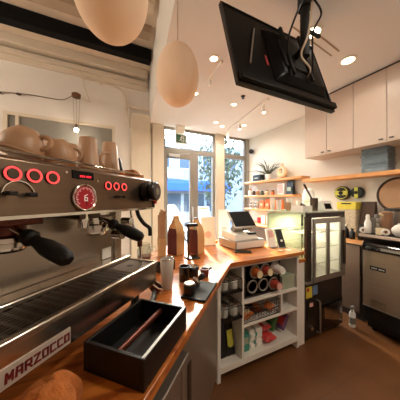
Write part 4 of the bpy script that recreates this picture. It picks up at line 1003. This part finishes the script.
# name on the drip tray front
pl = P('name_plate', MB().box(.10, .381, .4945, .4972, 1.026, 1.067), 'plate')
m = MB(); strokes(m, 'LA MARZOCCO', (.193, .4944, 1.037), (1, 0, 0), (0, 0, 1), .0130, .0175, .0172, .0038, .0015)
P('lettering', m, 'logored', pl)

# cups on top of the machine
zt = 1.5205
def mug(s, n, r, h, label, tilt=(0, 0), hang=0., stack=False, mat='ceramic'):
    T = Thing('mug', label, 'mug', (s, n, zt), BAR, group='tan mugs on the espresso machine')
    ax = Vector((tilt[0], tilt[1], 1)).normalized(); base = Vector((s, n, zt+abs(tilt[0])*r*.9+abs(tilt[1])*r*.9))
    T.part('body', MB().lathe([(r*.93, 0), (r, .003), (r*.99, h*.25), (r*.9, h*.62), (r*.66, h*.93), (r*.5, h), (0, h)], base, ax, 32), mat, smooth=60)
    T.part('foot_ring', MB().torus(base+ax*h, r*.46, .004, ax, 28, 6), mat)
    hd = Vector((math.cos(hang), math.sin(hang), 0)); side = ax.cross(hd).normalized()
    T.part('handle', MB().torus(base+ax*h*.5+hd*r*.98, h*.26, .0075, side, 24, 8), mat)
    T.part('rim_ring', MB().torus(base+ax*.004, r*1.0, .0035, ax, 32, 6), mat)
    return T
mug(.389, .72, .058, .078, 'tan upside-down mug leaning over, leftmost on the machine, handle toward us', tilt=(.24, -.1), hang=-1.1)
mug(.516, .725, .055, .078, 'tan upside-down mug tilting against its neighbour, second from the left', tilt=(-.28, -.05), hang=-.5)
mug(.655, .85, .054, .125, 'tall tan mug standing behind the gap between tilted mug and straight cup', hang=1.0)
def cupstack(s, n, r, h, label, handle=False):
    T = Thing('cup_stack', label, 'cups', (s, n, zt), BAR, group='tall tan cups on the espresso machine')
    T.part('cup', MB().lathe([(r, 0), (r*1.03, .004), (r*1.0, .010), (r*.74, h), (r*.70, h+.002), (0, h-.002)], (s, n, zt), n=32), 'ceramic')
    T.part('rim_ring', MB().torus((s, n, zt+.005), r*1.01, .004, n=32, k=6), 'ceramic')
    if handle: T.part('handle', MB().torus((s-r*.80, n-.012, zt+h*.42), .03, .006, (.2, 1, .2), 22, 8), 'ceramic')
cupstack(.614, .70, .042, .128, 'tall tan upside-down cup standing straight, right of the tilted mugs')
cupstack(.731, .70, .041, .140, 'tall tan upside-down cup with handle, last in the row', True)
T = Thing('wooden_tray', 'small tan wooden wedge at the right end of the machine top', 'tray', (.78, .61, 1.502), BAR)
T.part('board', MB().hexa([(.745, .577, 1.503), (.812, .577, 1.503), (.812, .645, 1.503), (.745, .645, 1.503)], [(.76, .585, 1.540), (.812, .577, 1.519), (.812, .645, 1.522), (.76, .645, 1.540)]), 'bar', bevel=.003)
T.part('edge_strip', MB().box(.8125, .816, .577, .645, 1.502, 1.520), 'dark')
T = Thing('brush', 'small dark brush with orange tip beside the last tall cup', 'brush', (.725, .63, 1.505), BAR)
T.part('handle', MB().tube([(.722, .625, 1.528), (.719, .63, 1.565), (.715, .632, 1.585)], [.006, .006, .004]), 'black')
T.part('bristles', MB().lathe([(.011, 0), (.013, .012), (.008, .02)], (.723, .625, 1.5065), n=14), 'orange')

# ------------------------------------------------------------------ on the bar beside the machine
K = Thing('knock_box', 'black open-topped knock box at the bar edge in the foreground', 'knock box', (.55, .39, zb), BAR)
x0, x1, n0, n1, zt2 = .42, .685, .296, .497, 1.003
K.part('box_shell', MB().box(x0, x1, n0, n0+.011, zb, zt2).box(x0, x1, n1-.011, n1, zb, zt2).box(x0, x0+.011, n0+.011, n1-.011, zb, zt2).box(x1-.011, x1, n0+.011, n1-.011, zb, zt2).box(x0+.011, x1-.011, n0+.011, n1-.011, zb, zb+.008), 'blackwood', bevel=.002)
K.part('rim_edge', MB().box(x0+.004, x1-.002, n0+.002, n0+.010, zt2, zt2+.0012), 'alu', label='pale top edge')  # pale strip along the top edge on the barista side
K.part('knock_bar', MB().tube([(x0+.012, .40, .975), (x1-.012, .40, .975)], .010, 14), 'copper')
c = MB(); rs = []
for j in range(12):
    t = j/11.3; rr = .078*math.sqrt(1-t*t)+.003
    ring = []
    for i in range(44):
        a = 2*PI*i/44; f = 1+(.17*math.sin(4*a+1.9*t)+.10*math.sin(7*a+2-2.5*t)+.05*math.sin(13*a+4*t))*(1-.25*t)
        zz_ = .118*t*(1+.10*math.sin(3*a+1)*(1-t)+.06*math.sin(5*a))
        ring.append((.255+rr*f*math.cos(a)+.012*t, .418+rr*f*math.sin(a)*.78, zb+.001+zz_))
    rs.append(ring)
c.rings(rs)
single('cleaning_cloth', c, 'cloth', 'crumpled tan cloth heaped on the bar below the machine name plate', 'cloth', rot=BAR, smooth=80)
# tumbler, hopper ring, jug, loose portafilter
T = Thing('steel_tumbler', 'tall pale steel tumbler standing by the right end of the espresso machine', 'tumbler', (.968, .534, zb), BAR)
T.part('body', MB().lathe([(.027, 0), (.029, .004), (.037, .16), (.035, .162), (.0335, .158), (.026, .01), (0, .01)], (.968, .534, zb), n=32), 'tumbler', smooth=60)
T.part('rim', MB().torus((.968, .534, zb+.161), .036, .002, n=36, k=6), 'chrome')
T = Thing('loose_portafilter', 'bare portafilter lying between the machine foot and the steel tumbler', 'portafilter', (.875, .555, zb), BAR)
T.part('basket', MB().lathe([(.030, 0), (.034, .004), (.034, .028), (.030, .028), (.028, .006), (0, .006)], (.885, .565, zb+.020), (.3, -.6, .9), 26), 'copper')
T.part('rim_ring', MB().torus((.8935, .548, zb+.045), .031, .004, (.3, -.6, .9), 26, 8), 'chrome')
T.part('handle', MB().tube([(.868, .548, zb+.030), (.82, .522, zb+.019), (.775, .505, zb+.0165)], [.009, .014, .012], 14), 'black')
T = Thing('dosing_ring', 'black handled dosing funnel behind the steel tumbler', 'funnel', (1.20, .69, zb), BAR)
T.part('funnel', MB().lathe([(.045, 0), (.05, .004), (.055, .05), (.05, .05), (.042, .006)], (1.19, .69, zb), n=28, cap=False), 'black')
T.part('handle', MB().tube(smooth_path([(1.15, .71, zb+.035), (1.09, .74, zb+.05), (1.02, .74, zb+.05), (.98, .70, zb+.02)], 5), .010, 10), 'black')
T.part('hopper', MB().lathe([(.026, 0), (.03, .004), (.03, .055), (.022, .07), (0, .07)], (1.245, .655, zb), n=20), 'blackgloss')
T = Thing('glass_jug', 'clear glass jug with handle seen behind the steam wand', 'jug', (1.36, .97, zb), BAR)
T.part('body', MB().lathe([(.052, 0), (.056, .006), (.058, .08), (.046, .11), (.050, .135), (.048, .135), (.044, .11), (.055, .08), (.053, .008), (0, .006)], (1.36, .955, zb), n=32), 'cglass')
T.part('handle', MB().torus((1.385, .90, zb+.07), .036, .006, (.9, .45, 0), 24, 8), 'cglass')
T.part('contents', MB().lathe([(.045, .008), (.05, .03), (.05, .035), (0, .035)], (1.36, .955, zb), n=24), 'copper')
# tamping mat and gear
T = Thing('tamping_mat', 'black rubber tamping mat on the bar edge', 'mat', (.99, .36, zb), BAR)
T.part('pad', MB().box(.885, 1.10, .298, .415, zb, zb+.010), 'blackmat', bevel=.002)
T.part('front_lip', MB().box(.885, 1.10, .287, .2975, zb+.0, zb+.014), 'blackmat', bevel=.001)
T = Thing('tamper', 'round silver-topped black tamper base standing at the left of the mat', 'tamper', (.922, .388, zb+.0105), BAR)
T.part('base', MB().lathe([(.026, 0), (.029, .004), (.029, .045), (.027, .05), (0, .05)], (.925, .384, zb+.0105), n=30), 'black')
T.part('silver_top', MB().lathe([(0, .0502), (.026, .0502), (.026, .056), (.02, .058), (0, .056)], (.925, .384, zb+.0105), n=30), 'steel')
T = Thing('coffee_tamper', 'black knobbed tamper lying at the far side of the mat', 'tamper', (1.03, .39, zb+.0105), BAR)
T.part('handle', MB().lathe([(.008, 0), (.009, .02), (.016, .035), (.018, .05), (.012, .06), (0, .062)], (1.03, .385, zb+.03), (.75, -.5, .5), 20), 'black')
T.part('piston', MB().lathe([(0, -.008), (.026, -.008), (.026, .004), (.01, .008)], (1.03, .385, zb+.035), (.75, -.5, .5), 28), 'steel')
T = Thing('black_canister', 'plain black canister left of the round dosing cup on the bar', 'canister', (1.09, .485, zb), BAR)
T.part('body', MB().lathe([(.030, 0), (.032, .004), (.032, .086), (.028, .088), (.027, .078), (0, .078)], (1.09, .485, zb), n=30), 'blackgloss')
T.part('rim', MB().torus((1.09, .485, zb+.087), .0305, .002, n=32, k=6), 'black')
T = Thing('distributor', 'low round black distributor with dark glossy lid right of the black canister', 'coffee distributor', (1.17, .455, zb), BAR)
T.part('base', MB().lathe([(.034, 0), (.036, .004), (.036, .04), (0, .04)], (1.175, .465, zb), n=30), 'black')
T.part('lid', MB().lathe([(.040, .0405), (.041, .045), (.041, .058), (.036, .064), (0, .064)], (1.175, .465, zb), n=32), 'blackgloss')
T = Thing('dosing_cup', 'small copper dosing cup with spout beside the black distributor', 'cup', (1.20, .405, zb), BAR)
T.part('body', MB().lathe([(.022, 0), (.026, .006), (.028, .05), (.024, .05), (.022, .01), (0, .01)], (1.195, .392, zb), n=24), 'copper')
T.part('spout', MB().cyl((1.205, .368, zb+.045), (1.215, .352, zb+.055), .009, .005, 12), 'black')

# bags, stirrers and stand near the window
T = Thing('stirrer_holder', 'kraft carton of wooden stirrers at the left end of the window side of the bar', 'stirrers', (.452, 1.70, zb), 0)
T.part('carton', MB().box(.415, .475, 1.665, 1.735, zb, zb+.15), 'kraft', bevel=.003)
st = MB()
for k in range(20): st.cbox((.4235+.0108*(k % 5), 1.675+.016*(k//5), zb+.225+.012*((k*7) % 5)), (.0095, .0135, .25))
T.part('stirrers', st, 'tan')
def bag(x, y, w, dpt, h, spin, label, gus):
    T = Thing('paper_bag', label, 'paper bag', (x, y, zb), 0, group='kraft bags with maroon gussets', spin=spin)
    def pt(a, b, c_): return (x+a, y+b, zb+c_)
    b = MB(); rs = []
    for t, ww, dd in ((0, 1, 1), (.55, 1, 1), (.72, .92, .75), (.86, .72, .32), (1, .56, .08)):
        rs.append([pt(-w/2*ww, -dpt/2*dd, h*t), pt(w/2*ww, -dpt/2*dd, h*t), pt(w/2*ww, dpt/2*dd, h*t), pt(-w/2*ww, dpt/2*dd, h*t)])
    b.rings(rs); T.part('bag_body', b, 'kraft', bevel=.004, smooth=25)
    g = MB(); g.hexa([pt(-w/2-.002, -dpt/2*.9, .005), pt(-w/2+.001, -dpt/2*.9, .005), pt(-w/2+.001, dpt/2*.9, .005), pt(-w/2-.002, dpt/2*.9, .005)], [pt(-w/2-.002, -dpt/2*.9, h*.55), pt(-w/2+.001, -dpt/2*.9, h*.55), pt(-w/2+.001, dpt/2*.9, h*.55), pt(-w/2-.002, dpt/2*.9, h*.55)])
    g.hexa([pt(-w/2-.002, -dpt/2*.9, h*.55), pt(-w/2+.001, -dpt/2*.9, h*.55), pt(-w/2+.001, dpt/2*.9, h*.55), pt(-w/2-.002, dpt/2*.9, h*.55)], [pt(-w/2*.90, -dpt/2*.66, h*.735), pt(-w/2*.90+.003, -dpt/2*.66, h*.735), pt(-w/2*.90+.003, dpt/2*.66, h*.735), pt(-w/2*.90, dpt/2*.66, h*.735)])
    T.part('gusset', g, 'maroon')
    T.part('fold_clip', MB().box(x-w*.29, x+w*.29, y-.012, y+.012, zb+h*.985, zb+h*1.01), gus, bevel=.002)
bag(.575, 1.70, .105, .115, .335, R(30), 'kraft bag with maroon gusset beside the stirrer carton', 'kraft')
bag(.752, 1.655, .105, .115, .315, R(30), 'kraft bag with maroon gusset right behind the black stand', 'black')
T = Thing('scale_stand', 'slim black stand with short arm and base plate before the right kraft bag', 'stand', (.648, 1.53, zb))
T.part('base_plate', MB().box(.60, .71, 1.475, 1.575, zb, zb+.010), 'black', bevel=.003)
T.part('column', MB().box(.612, .628, 1.515, 1.535, zb+.010, zb+.26), 'darksteel', bevel=.003)
T.part('arm', MB().box(.60, .70, 1.505, 1.545, zb+.26, zb+.285), 'black', bevel=.005)
T.part('nozzle', MB().cyl((.678, 1.525, zb+.26), (.678, 1.525, zb+.235), .010), 'chrome')
# menu holders
def sign(x, y, w, h, spin, label):
    T = Thing('menu_stand', label, 'sign', (x, y, zb), 0, group='white menu stands', spin=spin)
    T.part('card', MB().hexa([(x-w/2, y, zb+.006), (x+w/2, y, zb+.006), (x+w/2, y+.004, zb+.006), (x-w/2, y+.004, zb+.006)], [(x-w/2, y+.035, zb+h), (x+w/2, y+.035, zb+h), (x+w/2, y+.039, zb+h), (x-w/2, y+.039, zb+h)]), 'paperwhite')
    T.part('foot', MB().box(x-w/2, x+w/2, y-.01, y+.07, zb, zb+.006), 'cglass')
    T.part('print', MB().lathe([(0, 0), (w*.24, 0), (w*.24, .001), (0, .001)], (x, y+.012, zb+h*.38), (0, -1, .12), 24), 'pink')
sign(.985, 1.86, .15, .30, R(-20), 'white menu stand with pink round print left of the till')
sign(1.24, 1.95, .13, .37, R(-25), 'tall white menu stand half hidden behind the till screen')
T = Thing('wooden_riser', 'low orange wooden tray between the white menu stands', 'tray', (1.00, 1.98, zb), 0, spin=R(-10))
T.part('board', MB().box(.95, 1.15, 1.96, 2.07, zb, zb+.022), 'barplank', bevel=.004)
T.part('ring_mark', MB().torus((1.0, 2.0, zb+.0235), .02, .002, n=24, k=6), 'brown')
T = Thing('paper_cup', 'small pink cup on the low tray left of the till', 'paper cup', (1.10, 2.0, zb+.0225))
T.part('cup_body', MB().lathe([(.022, 0), (.03, .06), (.028, .06), (.021, .004), (0, .004)], (1.10, 2.0, zb+.0225), n=20), 'pink')
T.part('rim', MB().torus((1.10, 2.0, zb+.0825), .029, .002, n=22, k=6), 'redpack')
# till
T = Thing('cash_register', 'white tablet till with tilted black screen on the counter corner', 'cash register', (1.29, 1.70, zb))
px0, px1 = 1.115, 1.475
T.part('drawer_base', MB().box(px0, px1, 1.56, 1.86, zb+.004, zb+.085), 'alu', bevel=.004)
T.part('drawer_front', MB().box(px0+.012, px1-.012, 1.552, 1.5595, zb+.014, zb+.075), 'white', bevel=.002)
T.part('lock', MB().cyl((1.43, 1.552, zb+.05), (1.43, 1.545, zb+.05), .008, n=14), 'chrome')
T.part('upper_deck', MB().hexa([(px0+.01, 1.58, zb+.085), (px1-.05, 1.58, zb+.085), (px1-.05, 1.85, zb+.085), (px0+.01, 1.85, zb+.085)], [(px0+.03, 1.61, zb+.135), (px1-.08, 1.61, zb+.135), (px1-.08, 1.84, zb+.165), (px0+.03, 1.84, zb+.165)]), 'white', bevel=.006)
T.part('receipt_slot', MB().box(1.31, 1.40, 1.60, 1.65, zb+.132, zb+.150), 'black')
sc0 = Vector((1.145, 1.60, 1.140)); up_ = Vector((0, .665, .747)); nr = Vector((0, -.747, .665))
def sq(x, u, z): return sc0+Vector((x, 0, 0))+up_*u+nr*z
def sb(x0, x1, u0, u1, z0, z1): return MB().hexa([sq(x0, u0, z0), sq(x1, u0, z0), sq(x1, u1, z0), sq(x0, u1, z0)], [sq(x0, u0, z1), sq(x1, u0, z1), sq(x1, u1, z1), sq(x0, u1, z1)])
T.part('tablet', sb(-.012, .262, -.018, .192, -.016, 0), 'alu', bevel=.004)
T.part('screen', sb(0, .25, 0, .182, 0, .0012), 'display')
T.part('stand', MB().hexa([(1.21, 1.72, zb+.15), (1.34, 1.72, zb+.15), (1.34, 1.80, zb+.15), (1.21, 1.80, zb+.15)], [sq(.07, .06, -.017), sq(.19, .06, -.017), sq(.19, .12, -.017), sq(.07, .12, -.017)]), 'alu', bevel=.003)
T.part('foot', MB().box(px0+.02, px0+.05, 1.58, 1.84, zb, zb+.004).box(px1-.05, px1-.02, 1.58, 1.84, zb, zb+.004), 'black')
T = Thing('barcode_scanner', 'black handheld scanner lying on the till deck', 'scanner', (1.33, 1.62, zb+.15))
T.part('body', MB().tube([(1.34, 1.70, zb+.172), (1.39, 1.715, zb+.174), (1.43, 1.72, zb+.168)], [.012, .014, .010], 10), 'black')
T.part('head', MB().cbox((1.33, 1.695, zb+.174), (.045, .04, .022)), 'blackgloss', bevel=.004)
T = Thing('phone', 'black phone lying flat on the counter in front of the till', 'phone', (1.15, 1.49, zb), spin=R(-35))
T.part('case', MB().box(1.075, 1.225, 1.455, 1.53, zb, zb+.010), 'black', bevel=.004); T.part('screen', MB().box(1.082, 1.218, 1.461, 1.524, zb+.010, zb+.0108), 'display')
T = Thing('card_terminal', 'white card terminal leaning on its stand right of the till', 'card terminal', (1.535, 1.53, zb), spin=R(-12))
T.part('body', MB().hexa([(1.495, 1.49, zb+.006), (1.575, 1.49, zb+.006), (1.575, 1.535, zb+.006), (1.495, 1.535, zb+.006)], [(1.495, 1.56, zb+.185), (1.575, 1.56, zb+.185), (1.575, 1.59, zb+.175), (1.495, 1.59, zb+.175)]), 'paperwhite', bevel=.005)
T.part('screen', MB().hexa([(1.507, 1.5225, zb+.10), (1.563, 1.5225, zb+.10), (1.563, 1.528, zb+.10), (1.507, 1.528, zb+.10)], [(1.507, 1.549, zb+.165), (1.563, 1.549, zb+.165), (1.563, 1.554, zb+.165), (1.507, 1.554, zb+.165)]), 'pink')
T.part('stand', MB().box(1.50, 1.57, 1.48, 1.60, zb, zb+.006), 'grayblind')
T = Thing('card_reader', 'black card reader leaning upright next to the display fridge glass', 'card reader', (1.63, 1.50, zb), spin=R(-12))
T.part('body', MB().hexa([(1.595, 1.455, zb+.006), (1.665, 1.455, zb+.006), (1.665, 1.48, zb+.006), (1.595, 1.48, zb+.006)], [(1.595, 1.535, zb+.175), (1.665, 1.535, zb+.175), (1.665, 1.555, zb+.168), (1.595, 1.555, zb+.168)]), 'black', bevel=.004)
T.part('button', MB().cyl((1.63, 1.483, zb+.065), (1.63, 1.478, zb+.067), .012), 'paperwhite')
T.part('stand', MB().box(1.59, 1.67, 1.44, 1.56, zb, zb+.006), 'grayblind')
for k, (x, y, sp, lab) in enumerate([(1.50, 1.385, .3, 'loose receipt slip nearest the till drawer'), (1.585, 1.37, -.4, 'loose receipt slip in front of the white card terminal')]):
    T = Thing('receipt', lab, 'receipt', (x, y, zb), spin=sp, group='receipts on the till counter')
    T.part('slip', MB().rings([[(x-.03+.01*j, y-.02, zb+.0005+.004*(j-3)**2/9), (x-.03+.01*j, y+.02, zb+.0005+.004*(j-3)**2/9), (x-.03+.01*j, y+.02, zb+.0012+.004*(j-3)**2/9), (x-.03+.01*j, y-.02, zb+.0012+.004*(j-3)**2/9)] for j in range(7)]), 'paperwhite' if k else 'cream')

# ------------------------------------------------------------------ the street
struct('pavement', MB().box(-12, 22, 4.0, 9.0, -.25, -.12), 'pave')
struct('road', MB().box(-14, 26, 9.0, 14.0, -.30, -.24), 'road')
T = Thing('shop_building', 'pale street building with blue awning across the road', 'building', (5, 17, -.25))
T.part('wall', MB().box(-6, 22, 16, 19, -.25, 6.4), 'facade')
T.part('awning', MB().hexa([(1.5, 14.9, 2.15), (10.2, 14.9, 2.15), (10.2, 15.99, 2.75), (1.5, 15.99, 2.75)], [(1.5, 14.9, 2.75), (10.2, 14.9, 2.75), (10.2, 15.99, 3.1), (1.5, 15.99, 3.1)]), 'blue')
for r_ in range(1):
    for c_ in range(8):
        x = -1+2.2*c_; wn = T.part('window', MB().box(x, x+1.5, 15.93, 15.999, 4.0+2.9*r_, 5.9+2.9*r_), 'white')
        T.part('pane', MB().box(x+.1, x+1.4, 15.91, 15.929, 4.1+2.9*r_, 5.8+2.9*r_), 'bluewin', wn)
for c_ in range(4): T.part('shop_window', MB().box(1.7+2.2*c_, 3.6+2.2*c_, 15.93, 15.999, .4, 1.95), 'bluewin')
sg = MB(); sg.box(4.4, 6.0, 15.85, 15.92, 3.2, 3.8)
sb_ = T.part('signboard', sg, 'cream')
def tree(x, y, h, r, label, seed):
    rnd = random.Random(seed)
    T = Thing('street_tree', label, 'tree', (x, y, -.13), group='street trees')
    T.part('trunk', MB().tube([(x, y, -.13), (x+.05, y, h*.3), (x-.03, y+.05, h*.55), (x+.06, y, h*.85)], [.11, .09, .07, .02], 10), 'bark')
    f = MB()
    for i in range(900):
        a = rnd.uniform(0, 2*PI); u = rnd.uniform(-1, 1); q = rnd.random()**.5
        rr = math.sqrt(max(0, 1-u*u))*q
        p = Vector((x+r*rr*math.cos(a), y+r*rr*math.sin(a), h*.62+h*.42*u*q)); s = rnd.uniform(.07, .16)
        m = Euler((rnd.uniform(0, 6), rnd.uniform(0, 6), rnd.uniform(0, 6))).to_matrix()
        vs = [p+m @ Vector(v) for v in ((-s, 0, 0), (0, -s*.5, .02), (s, 0, 0), (0, s*.5, .02))]
        f.add(vs, [(0, 1, 2, 3)])
    T.part('foliage', f, 'treeleaf')
tree(4.9, 8.2, 4.6, 1.05, 'leafy street tree seen through the right-hand window', 3)
tree(7.6, 8.6, 4.4, 1.0, 'street tree farther right, partly behind the leafy one', 5)
T = Thing('bicycle', 'parked dark bicycle on the pavement beyond the glass door', 'bicycle', (2.25, 6.4, -.12), rot=0, spin=0)
def wheel(x):
    w_ = T.part('wheel', MB().torus((x, 6.4, .22), .33, .022, (0, 1, 0), 36, 8), 'black')
    s = MB()
    for k in range(14): s.tube([(x, 6.4, .22), (x+.32*math.cos(k*PI/7), 6.4, .22+.32*math.sin(k*PI/7))], .003, 4)
    T.part('spokes', s, 'alu', w_)
wheel(1.75); wheel(2.78)
T.part('frame', MB().tube([(1.75, 6.4, .22), (2.15, 6.4, .22), (2.05, 6.4, .75), (1.75, 6.4, .22)], .018).tube([(2.15, 6.4, .22), (2.62, 6.4, .72), (2.05, 6.4, .72)], .018).tube([(2.62, 6.4, .80), (2.78, 6.4, .22)], .016), 'black')
T.part('saddle', MB().ball((2.02, 6.4, .86), (.13, .06, .035), 14, 8).cyl((2.05, 6.4, .72), (2.03, 6.4, .85), .014), 'black')
T.part('handlebar', MB().tube([(2.60, 6.16, .95), (2.64, 6.3, .98), (2.62, 6.4, .95), (2.64, 6.5, .98), (2.60, 6.64, .95)], .014).cyl((2.62, 6.4, .78), (2.62, 6.4, .95), .015), 'chrome')
def chair(x, y, spin, label):
    T = Thing('patio_chair', label, 'chair', (x, y, -.12), spin=spin, group='white patio chairs')
    z = -.12
    T.part('seat', MB().box(x-.22, x+.22, y-.22, y+.22, z+.43, z+.46), 'paperwhite', bevel=.01)
    b = MB()
    for j in range(7): b.tube([(x-.19+.063*j, y+.20, z+.46), (x-.19+.063*j, y+.25, z+.90)], .012, 6)
    b.tube(smooth_path([(x-.21, y+.21, z+.46), (x-.21, y+.26, z+.85), (x, y+.28, z+.99), (x+.21, y+.26, z+.85), (x+.21, y+.21, z+.46)], 5), .018, 8)
    T.part('backrest', b, 'paperwhite')
    for a, c_ in ((-1, -1), (1, -1), (-1, 1), (1, 1)): T.part('leg', MB().cyl((x+a*.19, y+c_*.19, z+.43), (x+a*.22, y+c_*.22, z), .018, .014, 10), 'paperwhite')
chair(1.45, 4.75, R(200), 'white patio chair directly outside the glass door')
chair(2.72, 5.15, R(160), 'white patio chair outside the narrow window pane')
T = Thing('flowering_shrub', 'white blossoming shrub in a white planter outside the glass door', 'shrub', (1.80, 5.75, -.12))
T.part('planter', MB().lathe([(.17, 0), (.22, .42), (.20, .42), (.18, .38), (0, .38)], (1.80, 5.75, -.12), n=28), 'paperwhite')
f = MB(); rnd = random.Random(4)
for i in range(700):
    a = rnd.uniform(0, 2*PI); u = rnd.uniform(-1, 1); rr = math.sqrt(1-u*u)*rnd.random()**.4
    p = Vector((1.80+.27*rr*math.cos(a), 5.75+.27*rr*math.sin(a), .80+.45*u)); s = rnd.uniform(.025, .05); m_ = Euler((rnd.uniform(0, 6), rnd.uniform(0, 6), 0)).to_matrix()
    f.add([p+m_ @ Vector(v) for v in ((-s, 0, 0), (0, -s, .01), (s, 0, 0), (0, s, .01))], [(0, 1, 2, 3)])
T.part('blossom', f, 'paperwhite')
T.part('stem', MB().tube([(1.80, 5.75, .25), (1.81, 5.75, .8)], .02), 'bark')
T = Thing('patio_table', 'round white patio table outside between the two white chairs', 'table', (2.02, 4.95, -.12))
T.part('tabletop', MB().lathe([(0, .72), (.30, .72), (.31, .735), (.30, .75), (0, .75)], (2.02, 4.95, -.12), n=32), 'paperwhite')
T.part('pedestal', MB().lathe([(.22, 0), (.20, .02), (.03, .04), (.03, .72)], (2.02, 4.95, -.12), n=20), 'paperwhite')
T = Thing('sandwich_board', 'white pavement board with orange panel beyond the narrow window pane', 'sign', (3.475, 7.0, -.12), spin=R(-20))
T.part('board', MB().hexa([(3.25, 6.75, -.12), (3.70, 6.75, -.12), (3.70, 6.78, -.12), (3.25, 6.78, -.12)], [(3.25, 6.93, 1.15), (3.70, 6.93, 1.15), (3.70, 6.95, 1.15), (3.25, 6.95, 1.15)]).hexa([(3.25, 7.12, -.12), (3.70, 7.12, -.12), (3.70, 7.15, -.12), (3.25, 7.15, -.12)], [(3.25, 6.955, 1.15), (3.70, 6.955, 1.15), (3.70, 6.975, 1.15), (3.25, 6.975, 1.15)]), 'paperwhite')
T.part('panel', MB().hexa([(3.30, 6.90, .93), (3.65, 6.90, .93), (3.65, 6.92, .93), (3.30, 6.92, .93)], [(3.30, 6.922, 1.10), (3.65, 6.922, 1.10), (3.65, 6.94, 1.10), (3.30, 6.94, 1.10)]), 'orange')

# ------------------------------------------------------------------ daylight, lamps, camera
W = bpy.data.worlds.new('World'); S.world = W; W.use_nodes = True
nt = W.node_tree; bg = nt.nodes['Background']
sky = nt.nodes.new('ShaderNodeTexSky'); sky.sky_type = 'NISHITA'; sky.sun_disc = False; sky.sun_elevation = R(36); sky.sun_rotation = R(20); sky.air_density = 1.0; sky.dust_density = 4.0; sky.ozone_density = .6
nt.links.new(sky.outputs[0], bg.inputs['Color']); bg.inputs['Strength'].default_value = 2.8
SUN = Vector((-.21, -.88, -.42))      # light travels from the street into the room
sun = lamp('sun', 'SUN', (3, 8, 8), 34., (1, .86, .66), size=R(1.2)); sun.rotation_euler = SUN.to_track_quat('-Z', 'Y').to_euler()
cam = bpy.data.cameras.new('camera'); co = bpy.data.objects.new('camera', cam); COL.objects.link(co)
co.location = (0, 0, 1.40); co.rotation_euler = (R(90), 0, -R(25.5))
cam.sensor_width = 36; cam.lens = 18; cam.clip_start = .02
S.camera = co
S.view_settings.view_transform = 'Standard'; S.view_settings.look = 'None'; S.view_settings.gamma = 1; S.view_settings.use_curve_mapping = False
S.view_settings.exposure = .15
